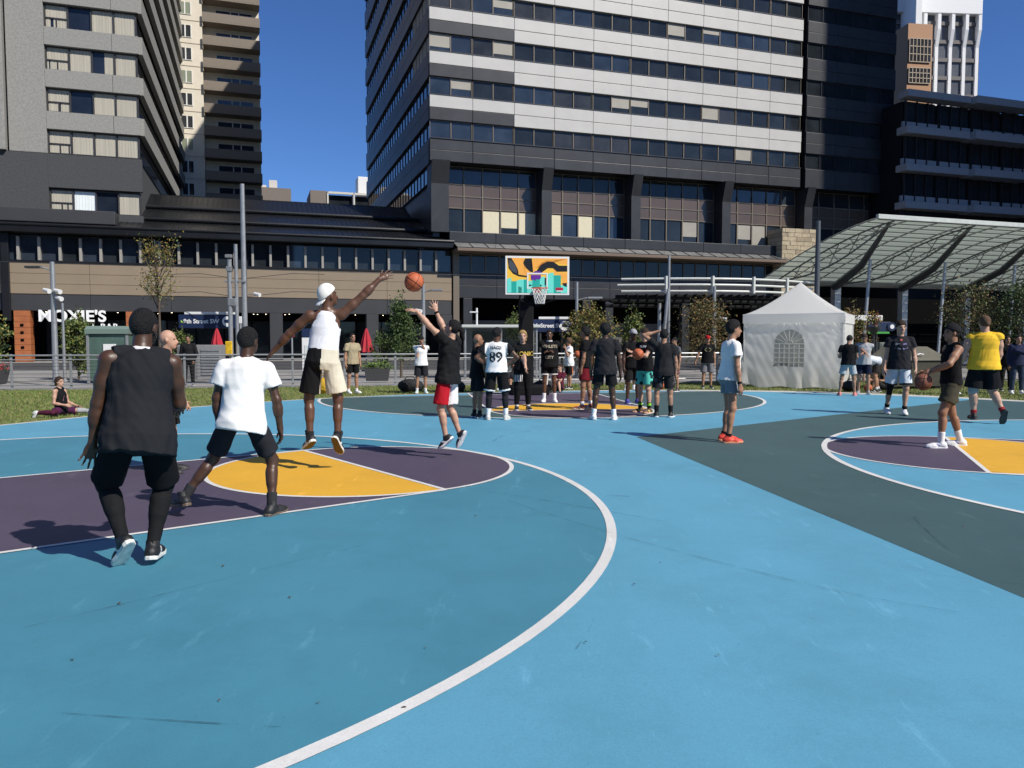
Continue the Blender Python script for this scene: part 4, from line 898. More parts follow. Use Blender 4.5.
def fold(x, z):
    r_ = random.Random; v = 0
    top_f = max(0, min(1, (z-1.5)/.6)); bot = max(0, 1 - z/.9)
    v += .012*top_f*math.sin(x*19 + 3*math.sin(x*4) - (x-1.5)*(2.1-z)*20) ; v += .035*bot*math.sin(x*8.5 + 2.0*z + 2*math.sin(x*3.1))
    v += .011*math.sin(z*11 + 2.5*math.sin(x*2.3) + x*1.5)*(max(0, 1-x/1.0) if x < 1 else 0); v += .010*math.sin((x*1.0 - z*.55)*13 + 1.2*math.sin(z*5))*(min(1, (x-2.05)/.3) if x > 2.05 else 0) * (.4+.6*abs(math.sin(z*1.4)))
    v += .003*math.sin(x*23 + z*13); return v
def inwin(x, z):
    if not (wx0 < x < wx1 and z > wz0): return False
    hw = (wx1-wx0)/2; zc = wz1 - hw; return z < zc or math.hypot(x-(wx0+wx1)/2, z-zc) < hw
def bottom_z(x): return .02 + .03*math.sin(x*6) + (.10*max(0, (1-x/.6)) if x < .6 else 0)
grid(150, 100, lambda a, b: (a*TW - .14*(1-b)**3*(1-a)**2, .035 - fold(a*TW, b*2.18) - .10*(1-b)**2*.6, bottom_z(a*TW) + b*(2.18-bottom_z(a*TW))), lambda a, b: inwin(a*TW, b*2.18)).build("front_wall", TF2, tn, True)
for nm, x_ in (("r", TW-.03), ("l", .03)): grid(60, 50, lambda a, b: (x_ + .02*math.sin(a*19 + 2*math.sin(b*4))*(1-.6*b), a*TD, .03 + b*2.15)).build("side_wall", TF2, tn, True)
grid(40, 20, lambda a, b: (a*TW, TD-.03 + .02*math.sin(a*17), .03 + b*2.15)).build("back_wall", TF2, tn, True)
hw = (wx1-wx0)/2; wc = (wx0+wx1)/2; zc = wz1 - hw; ol = [(wx0, wz0), (wx1, wz0)] + [(wc+hw*math.cos(math.pi*k/20), zc+hw*math.sin(math.pi*k/20)) for k in range(21)]
wd = MB().add([(x, .05, z) for x, z in ol], [tuple(range(len(ol)))]).build("window", clear_glass("clear_vinyl", (.42, .40, .34), .62), tn)
gb = MB()
for k in range(1, 6): x = wx0 + (wx1-wx0)*k/6; gb.box(x-.010, x+.010, .015, .03, wz0, zc)
for k in range(6): z_ = wz0 + (zc-wz0)*k/5; gb.box(wx0, wx1, .015, .03, z_-.010, z_+.010)
for k in range(1, 8): a = math.pi*k/8; gb.bar((wc+.12*math.cos(a), .022, zc+.12*math.sin(a)), (wc+hw*math.cos(a), .022, zc+hw*math.sin(a)), .02, .015)
gb.tube([(wc+.12*math.cos(math.pi*k/10), .022, zc+.12*math.sin(math.pi*k/10)) for k in range(11)], .010, 5); gb.build("glazing_bars", TF, wd)
for x, y in ((.06, .08), (TW-.06, .08), (.06, TD-.08), (TW-.06, TD-.08)): MB().cbox(x-.02, x+.02, y-.02, y+.02, 0, 2.45, .005).build("leg", STEEL, tn)
for k in range(3): MB().cbox(.6+k*.35, .85+k*.35, 1.2, 1.6, 0, .72+.1*(k % 2), .02).build("stored_box", mat("stored_box", (.10, .10, .11), rough=.8, var=.4), tn)
# ---- basketball hoop
H_ = CC + Vector((math.cos(R(98)), math.sin(R(98))))*HOOP_D
hp = empty("basketball_hoop", (H_.x, H_.y, 0), R(8), "basketball hoop with painted city skyline backboard on black padded post", "basketball hoop")
MB().cbox(-.46, -.06, .62, 1.02, 0, 2.75, .06).build("padded_post", BLACKR, hp); MB().cbox(-.7, .4, .55, 1.6, 0, .26, .05).build("base", BLACKR, hp)
MB().bar((-.3, .8, 2.6), (-.2, .42, 3.2), .10, .16).bar((-.2, .8, 2.6), (.1, .42, 3.2), .10, .16).tube([(-.08, .75, 2.55), (-.5, .46, 2.75), (-.48, .42, 2.95)], .03).tube([(-.06, .75, 2.55), (.5, .46, 2.75), (.48, .42, 2.95)], .03).build("support_arm", BLACKR, hp)
BW, BH, BZ = 1.84, 1.09, 2.88; cols = [WHITEP] + [mat("board_"+n_, c_, rough=.35) for n_, c_ in (("yellow", (.92, .54, .06)), ("black", (.014, .014, .016)), ("teal_light", (.16, .72, .60)), ("teal", (.02, .40, .33)), ("purple", (.13, .028, .30)), ("red", (.42, .015, .05)), ("orange", (.92, .42, .075)), ("grey", (.07, .08, .095)))] 
bd = MB(); bd.cbox(-BW/2, BW/2, .375, .42, BZ, BZ+BH, .008, 0)
def uv(x, y): return (-BW/2 + (x-110)/598*BW, BZ + (460-y)/360*BH)
def art(poly, mi, lay):
    q = [uv(*p_) for p_ in poly]; cx_ = [Vector((x, .372 - lay*.0012, z)) for x, z in q]
    bm = bmesh.new(); f_ = bm.faces.new([bm.verts.new(v) for v in cx_]); bmesh.ops.triangulate(bm, faces=[f_]); bm.verts.index_update(); bd.add([v.co for v in bm.verts], [[v.index for v in f2.verts] for f2 in bm.faces], mi); bm.free()
art([(126,118),(690,118),(690,442),(126,442)], 1, 0); art([(165,120),(280,120),(275,160),(300,210),(345,252),(300,285),(240,265),(215,205)], 7, 1)
art([(380,118),(690,118),(690,170),(610,165),(560,135),(500,132),(440,165),(395,215),(365,240),(350,170),(365,120)], 7, 1); art([(560,205),(590,250),(688,250),(688,370),(650,350),(625,275),(560,260)], 7, 1)
art([(130,120),(165,120),(200,175),(225,225),(232,272),(312,285),(312,298),(235,290),(180,265),(140,215)], 2, 2); art([(150,130),(195,178),(215,225),(215,265),(165,235),(140,190)], 8, 3)
art([(275,165),(292,122),(355,120),(343,170),(352,205),(368,252),(340,245),(300,210)], 2, 2); art([(400,235),(440,180),(500,148),(558,150),(610,185),(688,185),(688,240),(590,242),(555,210),(505,210),(450,250),(410,252)], 2, 2)
for x0, x1, y0, mi in ((126,165,305,3),(165,212,335,4),(212,280,318,3),(228,262,385,4),(280,312,318,4),(312,360,330,3),(360,430,315,4),(430,478,290,3),(478,505,330,4),(505,560,252,3),(560,628,275,4),(628,690,360,3)): art([(x0,y0 + (12 if mi == 3 else 0)),((x0+x1)/2,y0),(x1,y0),(x1,442),(x0,442)], mi, 4)
art([(475,300),(488,300),(488,370),(475,370)], 2, 5); art([(640,350),(684,345),(684,385),(655,375)], 2, 5); art([(345,275),(440,275),(440,305),(425,318),(400,312),(390,330),(372,318),(350,322)], 5, 6); art([(365,255),(385,238),(430,238),(450,255)], 5, 6); art([(578,390),(650,390),(650,416),(578,416)], 6, 6); art([(582,418),(648,418),(640,428),(590,428)], 0, 7)
for a in ([(310,255),(505,255),(505,268),(310,268)], [(310,392),(505,392),(505,405),(310,405)], [(310,268),(323,268),(323,392),(310,392)], [(492,268),(505,268),(505,392),(492,392)]): art(a, 0, 8)
bd.build("backboard", cols, hp)
RIM = mat("rim_orange", (.55, .09, .03), rough=.4); mb = MB(); mb.tube([(.23*math.cos(6.2832*k/32), .23*math.sin(6.2832*k/32), 3.05) for k in range(33)], .011, 8); mb.cbox(-.10, .10, .24, .372, 2.93, 3.07, .01); mb.build("rim", RIM, hp)
nt_ = MB(); nS = 12
for k in range(nS):
    for sg in (-1, 1):
        pts = []
        for q in range(7): f_ = q/6; a = 6.2832*(k + sg*q*.5)/nS; r_ = .225 - .10*f_**.7; pts.append((r_*math.cos(a), r_*math.sin(a), 3.03 - .42*f_))
        nt_.tube(pts, .0075, 5)
nt_.build("net", mat("net_white", (.78, .77, .74), rough=.8), hp)
# ---- balls and bags
BALLM = mat("basketball_orange", (.50, .115, .040), rough=.55, var=.12, vscale=20, bump=.25, bscale=500); BALLD = mat("basketball_worn", (.22, .075, .040), rough=.6, var=.15, vscale=20, bump=.25, bscale=500)
def ball(x, y, z, label, r_=.121, m=None, rot=(.4, .7, .3), group="basketballs"):
    mb = MB(); n1, n2 = 24, 32; prof = [(max(1e-4, r_*math.sin(math.pi*k/n1)), -r_*math.cos(math.pi*k/n1)) for k in range(n1+1)]; mb.lathe(prof, n2); o = mb.build("basketball", m or BALLM, None, True); o.location = (x, y, z); o.rotation_euler = rot; tag(o, label, "basketball", group)
    sm = MB(); c_ = [(math.cos(6.2832*k/40), math.sin(6.2832*k/40)) for k in range(41)]; R1 = r_*1.002
    sm.tube([(R1*a, R1*b, 0) for a, b in c_], .0032, 5); sm.tube([(R1*a, 0, R1*b) for a, b in c_], .0032, 5)
    for sg in (-1, 1): sm.tube([(R1*.62*sg + .28*R1*sg*(a*a), R1*.78*a*(.93 - .0*b), R1*.78*b) for a, b in c_] if False else [tuple((Vector((sg*(.55 - .25*b*b), .95*a, .95*b))).normalized()*R1) for a, b in c_], .0032, 5)
    sm.build("seam", BLACKR, o); return o
def ray_at(px, py, Y): return None
ball(-1.225, 9.75, 2.325, "orange basketball in flight above the shooter's hands", rot=(.5, .4, 1.0)); ball(-9.0, 16.95, .117, "orange basketball on the lawn near the seated girl"); ball(4.85, 25.2, .117, "orange basketball on the grass behind the player shading his eyes", rot=(1, .2, .5)); ball(11.0, 23.9, .123, "orange basketball at the feet of the boys beside the tent", rot=(.2, 1, .4))
def bag(x, y, sx, sy, sz, label, m, seed):
    F_ = Field((-sx, -sy, -.02), (sx, sy, sz*1.4), .018); F_.put(sd_ell((0, 0, sz*.45), (sx*.8, sy*.8, sz*.5)), 0); F_.put(sd_ell((sx*.35, 0, sz*.35), (sx*.45, sy*.7, sz*.4)), .06); F_.cut((0, 0, .0), (0, 0, -1)); F_.wrinkle(.012, .14, seed); V, Q = F_.mesh(); o = np_mesh("sports_bag", V, Q, m); o.location = (x, y, 0); tag(o, label, "bag", "bags on the lawn")
    MB().tube([(-sx*.4, -sy*.3, sz*.8), (-sx*.2, -sy*.3, sz*1.12), (sx*.2, -sy*.3, sz*1.12), (sx*.4, -sy*.3, sz*.75)], .016, 6).build("strap", m, o)
BG = mat("bag_black", (.012, .012, .013), rough=.8)
bag(-3.15, 24.0, .50, .28, .42, "black bag slumped on the grass beside the man in white t-shirt", BG, 1); bag(-1.75, 24.1, .36, .25, .38, "upright black bag on the grass behind the shooter", BG, 2); bag(-5.65, 23.3, .30, .24, .50, "yellow bag on the grass behind the leaping man's legs", mat("bag_yellow", (.60, .36, .02), rough=.7), 3)
bag(1.0, 24.6, .45, .25, .34, "black bag behind the hoop base", BG, 4); bag(10.6, 24.3, .35, .25, .34, "black bag beside the tent corner behind the boys", BG, 6)
# ------------------------------------------------------------------ people
SKIN = {'dark': (0.066, 0.030, 0.016), 'brown': (0.11, 0.05, 0.028), 'tan': (0.36, 0.19, 0.115), 'olive': (0.30, 0.15, 0.085), 'pale': (0.50, 0.29, 0.20)}
HAIRC = {'black': (0.006, 0.005, 0.005), 'brown': (0.035, 0.018, 0.009), 'blond': (0.42, 0.27, 0.10), 'lbrown': (0.11, 0.06, 0.03), 'grey': (0.12, 0.10, 0.09)}
def skin_mat(k):
    c = SKIN[k]; return mat("skin_" + k, c, rough=0.42 if k in ('dark', 'brown') else 0.55, var=0.12, vscale=9, bump=0.08, bscale=60, spec=0.5)
def cloth_mat(c, rough=0.85, sheen=0.05):
    return mat("cloth_%d_%d_%d" % tuple(int(v * 1000) for v in c), c, rough=rough, var=0.10, vscale=5, bump=0.07, bscale=45, spec=0.12)
def hair_mat(k): return mat("hair_" + k, HAIRC[k], rough=0.6, var=0.5, vscale=60, bump=0.8, bscale=120, spec=0.3)
def shoe_mat(c): return mat("shoe_%d_%d_%d" % tuple(int(v * 1000) for v in c), c, rough=0.55, var=0.25, vscale=14, bump=0.2, bscale=60)

def ik(a, b, l1, l2, hint):
    a, b = np.asarray(a, float), np.asarray(b, float); d = b - a; L = np.linalg.norm(d); u = d / (L + 1e-9)
    L = min(L, (l1 + l2) * 0.999); c = (l1*l1 + L*L - l2*l2) / (2*l1*L); sn = math.sqrt(max(0, 1 - c*c))
    h = np.asarray(hint, float); h = nrm(h - u * h.dot(u))
    e = a + l1 * (c * u + sn * h); return e, a + u * L

def rot_about(v, ax, ang):
    ax = nrm(ax); v = np.asarray(v, float); c, s = math.cos(ang), math.sin(ang)
    return v * c + np.cross(ax, v) * s + ax * ax.dot(v) * (1 - c)

def make_person(at, H, face, label, group=None, skin='tan', hair='short', hairc='black', hat=None, build=1.0, vox=0.014, jump=0.0,
                torso=(0, 0, 1), twist=0, hf=None, hp=0, LA=None, RA=None, LL=None, RL=None, top=None, bottom=None, leggings=None,
                socks=None, shoes=((0.02,)*3, (0.8,)*3), hscale=1.0, seed=0, sit=None, prints=(), muscle=1.0, watch=None, beard=None):
    s = H / 1.75; b = build; Z = np.array([0, 0, 1.0]); seed = seed or int(abs(at[0] * 131 + at[1] * 17) * 10) % 9999
    def hdir(a): return np.array([math.sin(R(a)), math.cos(R(a)), 0])
    t = nrm(torso)
    def frame(a):
        F = hdir(a); r = np.array([F[1], -F[0], 0]); r = nrm(r - t * r.dot(t)); return r, np.cross(t, r), t
    r, f, _ = fr = frame(face); rs, fs, _ = frs = frame(face + twist)
    rl = np.array([hdir(face)[1], -hdir(face)[0], 0])
    Pv = np.zeros(3)
    # ---- legs
    lt, ls = 0.43 * s, 0.42 * s; legs = []
    for sd, spec in ((-1, LL), (1, RL)):
        spec = dict(spec or {}); hip = Pv - 0.02 * s * Z + sd * 0.092 * s * rl
        th = nrm(spec.get('th', sd * 0.06 * rl - Z + 0.02 * hdir(face))); sh = nrm(spec.get('sh', sd * 0.03 * rl - Z - 0.04 * hdir(face)))
        kn = hip + lt * th; an = kn + ls * sh
        yaw = spec.get('yaw', face + sd * 10); pit = spec.get('pit', 0); roll = spec.get('roll', 0)
        ff = hdir(yaw) * math.cos(R(pit)) - Z * math.sin(R(pit)); fr_ = np.array([hdir(yaw)[1], -hdir(yaw)[0], 0])
        fu = np.cross(fr_, ff)
        if roll: fu = rot_about(fu, ff, R(roll)); fr_ = rot_about(fr_, ff, R(roll))
        legs.append((hip, kn, an, ff, fu, fr_))
    low = min((an - 0.082*s*fu + q*s*ff)[2] for hip, kn, an, ff, fu, _ in legs for q in (-0.07, 0.12, 0.19))
    zoff = (-low + jump) if sit is None else sit
    fm = np.array([0, 0, zoff]);
    ctr = 0.5 * (legs[0][2] + legs[1][2]) if sit is None else Pv
    fm[0], fm[1] = -ctr[0], -ctr[1]
    Pv = Pv + fm; legs = [(h_+fm, k_+fm, a_+fm, x, y, z) for h_, k_, a_, x, y, z in legs]
    # ---- torso points
    Cn = Pv + 0.54 * s * t
    hfa = face if hf is None else hf
    HF = hdir(hfa) * math.cos(R(hp)) + Z * math.sin(R(hp)); HR = np.array([hdir(hfa)[1], -hdir(hfa)[0], 0]); HU = np.cross(HR, HF)
    HC = Cn + 0.055*s*t + (0.085 * HU + 0.025 * HF) * s
    hs = s * hscale
    # ---- arms
    lu, lf = 0.30 * s, 0.26 * s; arms = []
    for sd, spec in ((-1, LA), (1, RA)):
        spec = dict(spec or {}); S = Pv + 0.455*s*t + sd * 0.178 * s * (0.55 + 0.45*b) * rs
        if 'lift' in spec: S = S + spec['lift'] * s * t - sd * rs * 0.02 * s
        if 'to' in spec:
            q = spec['to']; tgt = Pv + s * (q[0]*rs + q[1]*fs + q[2]*t)
            E_, W_ = ik(S, tgt, lu, lf, spec.get('hint', sd * 0.6 * rs - fs - 0.3*t))
        else:
            up = nrm(spec.get('up', sd * 0.16*(0.4 + 0.6*b) * rs - t - 0.04*fs)); fo = nrm(spec.get('fo', sd * 0.05 * rs - t + 0.16*fs))
            E_ = S + lu*up; W_ = E_ + lf*fo
        fo = nrm(W_ - E_); hd = nrm(spec['hd']) if 'hd' in spec else fo
        T = spec.get('thumb', fs * 0.9 - 0.25 * sd * rs); T = nrm(np.asarray(T) - hd * hd.dot(np.asarray(T)))
        pn = np.cross(hd, T) * (-sd)
        arms.append((sd, S, E_, W_, hd, T, pn, spec.get('curl', 0.45), spec.get('spread', 0.0)))
    pts = [Pv, HC + 0.16*HU, HC - 0.16*HU, HC + .14*HF, HC - .22*HF] + [p for l in legs for p in (l[0], l[1], l[2], l[2] + .26*s*l[3] - .09*s*l[4], l[2] - .12*s*l[3])]
    pts += [p for a in arms for p in (a[1], a[2], a[3], a[3] + 0.22*s*a[4])]
    pts = np.array(pts); lo = pts.min(0) - 0.16*b; hi = pts.max(0) + 0.16*b
    tt = top or {}; has_top = bool(top); shs = .010 if tt.get('kind', '') in ('tee', 'hoodie', 'cut') else 0
    # ---- body
    B = Field(lo, hi, vox)
    k = 0.03 * s
    sh_ = 0.012 if has_top else 0.0
    wb = b
    tab = [(-.11, .11*wb, .085*wb, 0), (-.04, .158*wb, .108*wb, -.01), (.05, .152*wb, .105*wb, 0), (.14, .135*wb, .096*wb, .005), (.24, .142*wb, .10*wb, .008),
           (.34, .162*wb, .112*wb, .012), (.42, .158*wb, .10*wb, 0), (.475, .115*wb, .078*wb, -.01), (.53, .06, .058, -.005)]
    tab = [(h_*s, max(.03, x*s - sh_), max(.03, y*s - sh_), c_*s) for h_, x, y, c_ in tab]
    B.put(sd_loft(Pv, frs, tab), k)
    for sd, S, E_, W_, hd, T, pn, curl, spr in arms:
        B.put(sd_cone(Cn - 0.03*s*t - .01*s*fs, S - 0.004*s*t, 0.046*s - shs, 0.044*s*b - shs), k)
        ub = (0.85 + 0.15 * b) * muscle * (0.9 if b < 1 else 1) * (b if b > 1.1 else 1)
        B.put(sd_cone(S - .006*s*t, E_, 0.053*s*ub - shs, 0.039*s*ub), 0.03*s)
        m = S + (E_ - S) * 0.5; B.put(sd_ell(m, (0.048*s*ub,)*3), 0.03*s)
        B.put(sd_cone(E_, W_, 0.040*s*ub, 0.027*s*(.7+.3*ub)), 0.02*s)
        m = E_ + (W_ - E_) * 0.28; B.put(sd_cone(m, m + (W_-E_)*0.15, 0.044*s*ub, 0.040*s*ub), 0.025*s)
        # hand: palm, four fingers, thumb
        hfr = (T, pn, hd); fr_m = max(0.0078*s, 0.62 * vox)
        B.put(sd_cone(W_, W_ + 0.03*s*hd, 0.026*s, 0.024*s), 0.012*s)
        B.put(sd_ell(W_ + 0.058*s*hd, (0.043*s, max(.017*s, .8*vox), 0.058*s), hfr), 0.015*s)
        for i in range(4):
            off = (0.031 - 0.0205*i) * s; ln = (0.072, 0.080, 0.074, 0.056)[i] * s
            c0 = W_ + (0.098 - 0.006*abs(i - 1.2))*s*hd + off*T
            d0 = nrm(hd + T * spr * (1.2 - i) * 0.35); a1 = curl * (0.55 + 0.08*i); a2 = curl * 1.5
            d1 = nrm(d0*math.cos(a1) + pn*math.sin(a1)); d2 = nrm(d0*math.cos(a2) + pn*math.sin(a2))
            c1 = c0 + ln*0.52*d1; c2 = c1 + ln*0.48*d2
            B.put(sd_cone(c0 - 0.02*s*hd, c1, fr_m*1.12, fr_m), 0.004); B.put(sd_cone(c1, c2, fr_m, fr_m*0.85), 0.003)
        c0 = W_ + 0.03*s*hd + 0.026*s*T; d1 = nrm(hd*0.75 + T*0.6*(1 + .6*spr) + pn*0.30); c1 = c0 + 0.05*s*d1; c2 = c1 + 0.034*s*nrm(d1 + 0.5*hd)
        B.put(sd_cone(c0, c1, fr_m*1.5, fr_m*1.2), 0.008); B.put(sd_cone(c1, c2, fr_m*1.2, fr_m), 0.003)
    lb = (0.8 + 0.2 * b) * (b if b > 1.1 else 1) * (muscle * .4 + .6)
    for hip, kn, an, ff, fu, fr_ in legs:
        hh = hip + (kn - hip) * 0.12
        B.put(sd_cone(hh, kn, 0.080*s*lb - sh_*.5, 0.054*s*lb), 0.03*s)
        B.put(sd_cone(kn, an, 0.050*s*lb, 0.034*s), 0.025*s)
        bk = nrm(-ff*1.0 + 0.2*fu); m = kn + (an - kn)*0.27; bk = nrm(bk - nrm(an-kn)*bk.dot(nrm(an-kn)))
        B.put(sd_cone(m + bk*0.014*s, m + (an-kn)*0.22 + bk*0.010*s, 0.049*s*lb, 0.042*s*lb), 0.03*s)
        B.put(sd_cone(an, an + 0.05*s*ff - 0.035*s*fu, 0.034*s, 0.03*s), 0.01)
        if kn is not None: B.put(sd_ell(kn + ff*0.018*s, (0.040*s,)*3), 0.02*s)
    # neck and head
    B.put(sd_cone(Cn - 0.02*s*t, HC - 0.03*hs*HU - 0.02*hs*HF, 0.058*s*(.6+.4*b), 0.052*s*(.6+.4*b)), 0.02*s)
    hfr = (HR, HF, HU)
    H0 = HC + 0.02*hs*HU
    B.put(sd_ell(H0 - 0.012*hs*HF, (0.074*hs, 0.094*hs, 0.098*hs), hfr), 0.012*s)
    B.put(sd_ell(HC + 0.032*hs*HF - 0.050*hs*HU, (0.056*hs, 0.058*hs, 0.068*hs), hfr), 0.03*hs)
    B.put(sd_ell(HC + 0.062*hs*HF - 0.092*hs*HU, (0.026*hs, 0.022*hs, 0.020*hs), hfr), 0.02*hs)
    B.put(sd_cone(HC + 0.084*hs*HF + 0.004*hs*HU, HC + 0.104*hs*HF - 0.034*hs*HU, 0.009*hs, 0.015*hs), 0.010*hs)
    B.put(sd_cone(HC + 0.074*hs*HF + 0.022*hs*HU - .036*hs*HR, HC + 0.074*hs*HF + 0.022*hs*HU + .036*hs*HR, 0.012*hs, 0.012*hs), 0.010*hs)
    B.put(sd_ell(HC + 0.086*hs*HF - 0.062*hs*HU, (0.024*hs, 0.010*hs, 0.011*hs), hfr), 0.006*hs)
    for sd in (-1, 1):
        B.put(sd_ell(HC + sd*0.033*hs*HR + 0.094*hs*HF + 0.002*hs*HU, (0.015*hs, 0.014*hs, 0.010*hs), hfr), 0.008*hs, 's')
        B.put(sd_ell(HC + sd*0.077*hs*HR - 0.008*hs*HF - 0.008*hs*HU, (max(.011*hs, .7*vox), 0.020*hs, 0.033*hs), nrm_frame(HR + sd*-.35*HF, HF + sd*.35*HR, HU)), 0.006)
    V, Q = B.mesh()
    C_ = V[Q].mean(1) - HC; hx, hy, hz = C_ @ HR / hs, C_ @ HF / hs, C_ @ HU / hs
    mi = np.zeros(len(Q), int)
    ew = max(0.013, vox*.75/hs); eh = max(0.0075, vox*.6/hs)
    mi[(hy > 0.05) & (np.abs(np.abs(hx) - 0.033) < ew) & (np.abs(hz - 0.003) < eh)] = 1
    if hair not in ('bald',): mi[(hy > 0.05) & (np.abs(np.abs(hx) - 0.035) < .021) & (np.abs(hz - 0.027) < max(.005, vox*.45/hs))] = 1
    mi[(hy > 0.07) & (np.abs(hx) < 0.026) & (np.abs(hz + 0.063) < max(0.009, vox*.5/hs))] = 2
    sc = SKIN[skin]
    if beard: mi[(mi == 0) & (hz < -0.040) & (hz > -0.135) & (hy > -0.004 + .25*np.maximum(0, -.07 - hz)) & ~((np.abs(hx) < .016) & (hz > -.052) & (hy > .09)) & ~((hz > -.058) & (np.abs(hx) > .028) & (hy > .045))] = 3
    mats = [skin_mat(skin), mat("eye_dark", (0.015, 0.01, 0.008), rough=0.3), mat("lips_" + skin, (sc[0]*.85, sc[1]*.55, sc[2]*.6), rough=0.5)] + ([hair_mat(beard)] if beard else [])
    body = np_mesh("person", V, Q, mats, None, True, mi)
    body.location = (at[0], at[1], at[2] if len(at) > 2 else 0)
    tag(body, label, "person", group)
    made = {'body': body}
    def child(name, Fd, m, parent=None, mi=None, label=None):
        V, Q = Fd.mesh()
        if len(Q) == 0: return None
        mi_ = mi(V[Q].mean(1)) if mi else None
        o = np_mesh(name, V, Q, m, parent or body, True, mi_)
        if label: o['label'] = label
        return o
    # ---- hair and hats
    hv = min(vox, 0.012)
    def headfield(): return Field(HC - .26*hs, HC + .24*hs, hv)
    if hair and hair != 'bald':
        hf_ = headfield(); c0 = H0 - 0.012*hs*HF
        th = {'short': 0.010, 'buzz': 0.006, 'curly': 0.028, 'long': 0.018, 'pony': 0.009, 'bun': 0.012, 'afro': 0.03, 'wavy': 0.02, 'flat': 0.016}[hair] * hs
        th = max(th, hv*0.6)
        hf_.put(sd_ell(c0 + .004*hs*HU, (0.074*hs + th, 0.094*hs + th, 0.098*hs + th), hfr), 0)
        # hairline: clear the face and the neck
        hf_.cut_local(HC + 0.052*hs*HF + 0.05*hs*HU, nrm(HF*0.9 - HU*0.75), .3*hs)
        if hair in ('long', 'pony', 'wavy', 'bun'):
            hf_.cut(HC - 0.075*hs*HU - .0*HF, nrm(-HU + .55*HF))
        else:
            hf_.cut(HC - 0.032*hs*HU, nrm(-HU + 0.92*HF))
        if hair == 'pony':
            d = nrm(-HF*0.9 - Z*0.5 + .0*HR); p0 = HC - .095*hs*HF + .045*hs*HU
            hf_.put(sd_cone(p0, p0 + .07*hs*d, 0.024*hs, 0.036*hs), 0.015); hf_.put(sd_cone(p0 + .06*hs*d, p0 + .10*hs*d - .10*hs*Z, 0.038*hs, 0.016*hs), 0.02)
        if hair == 'bun':
            hf_.put(sd_ell(HC - .10*hs*HF - .015*hs*HU, (.038*hs, .034*hs, .04*hs)), 0.01)
        if hair in ('long', 'wavy'):
            for sd in (-1, 0, 1):
                p0 = HC + sd*.06*hs*HR - .04*hs*HF - .0*HU; e = p0 - (.13 if hair == 'long' else .07)*hs*Z - .02*hs*HF
                hf_.put(sd_cone(p0, e, .038*hs, .030*hs), 0.02)
            hf_.cut_local(HC + 0.075*hs*HF - 0.03*hs*HU, HF, .12*hs)
        if hair == 'flat': hf_.put(sd_ell(c0 + .045*hs*HU, (.074*hs+th*.6, .09*hs+th*.6, .082*hs), hfr), .01)
        if hair in ('curly', 'afro', 'wavy', 'short', 'flat', 'long'): hf_.wrinkle({'short': .0025, 'flat': .003}.get(hair, .006)*hs, .035*hs, seed)
        child("hair", hf_, hair_mat(hairc))
    if hat:
        hh = headfield(); kind, hc = hat[0], hat[1]; c0 = H0 - 0.012*hs*HF
        cr = .017*hs
        hh.put(sd_ell(c0 + .006*hs*HU, (0.074*hs+cr, 0.094*hs+cr, 0.100*hs+cr), hfr), 0)
        if kind == 'cap': hh.cut(HC + .030*hs*HU, nrm(-HU + .12*HF))
        elif kind == 'cap_back': hh.cut(HC + .030*hs*HU, nrm(-HU + .55*HF))
        elif kind == 'durag': hh.cut(HC + .028*hs*HU, nrm(-HU + .35*HF))
        elif kind == 'hood': hh.cut_local(HC + .06*hs*HF - .02*hs*HU, HF, .2*hs)
        hat_o = child("durag" if kind == 'durag' else "hood" if kind == 'hood' else "cap", hh, cloth_mat(hc))
        if kind in ('cap', 'cap_back'):
            D = HF if kind == 'cap' else -HF; vis = headfield()
            zc = .036 if kind == 'cap' else -0.030
            vd = nrm(D - .12*HU) if kind == 'cap' else nrm(D*.8 - .55*HU)
            n_ = np.cross(HR, vd); n_ = n_ if n_.dot(HU) > 0 else -n_
            vis.put(sd_ell(HC + zc*hs*HU + D*.088*hs + vd*.022*hs, (.072*hs, .072*hs, max(.008*hs, .8*hv)), (HR, vd, n_)), 0)
            child("brim", vis, cloth_mat(hat[2] if len(hat) > 2 else hc), hat_o)
        if kind == 'durag':
            v_ = headfield(); d = nrm(-HF*.5 - Z*.9)
            v_.put(sd_cone(HC - .098*hs*HF + .0*HU, HC - .105*hs*HF + .10*hs*d, .020*hs, .026*hs), 0); child("durag_tail", v_, cloth_mat(hc), hat_o)
    # ---- shorts / trousers / leggings
    hem_off = 0.0
    if bottom:
        bo = bottom; L = bo.get('len', 0.85); lo_ = bo.get('loose', 1.0); wv = min(vox, .012)
        Sf = Field(lo, hi, wv)
        ht = bo.get('rise', .10)
        g = .017*s
        wt = [(-.12, .125*wb*s+g, .092*wb*s+g, -.004), (-.04, .165*wb*s+g, .114*wb*s+g, -.012*s), (.04, .157*wb*s+g, .110*wb*s+g, -.004), (ht, .148*wb*s+g, .104*wb*s+g, 0)]
        wt = [(h_*s, x, y, c_) for h_, x, y, c_ in wt]
        Sf.put(sd_loft(Pv, fr, wt), .02)
        ends = []
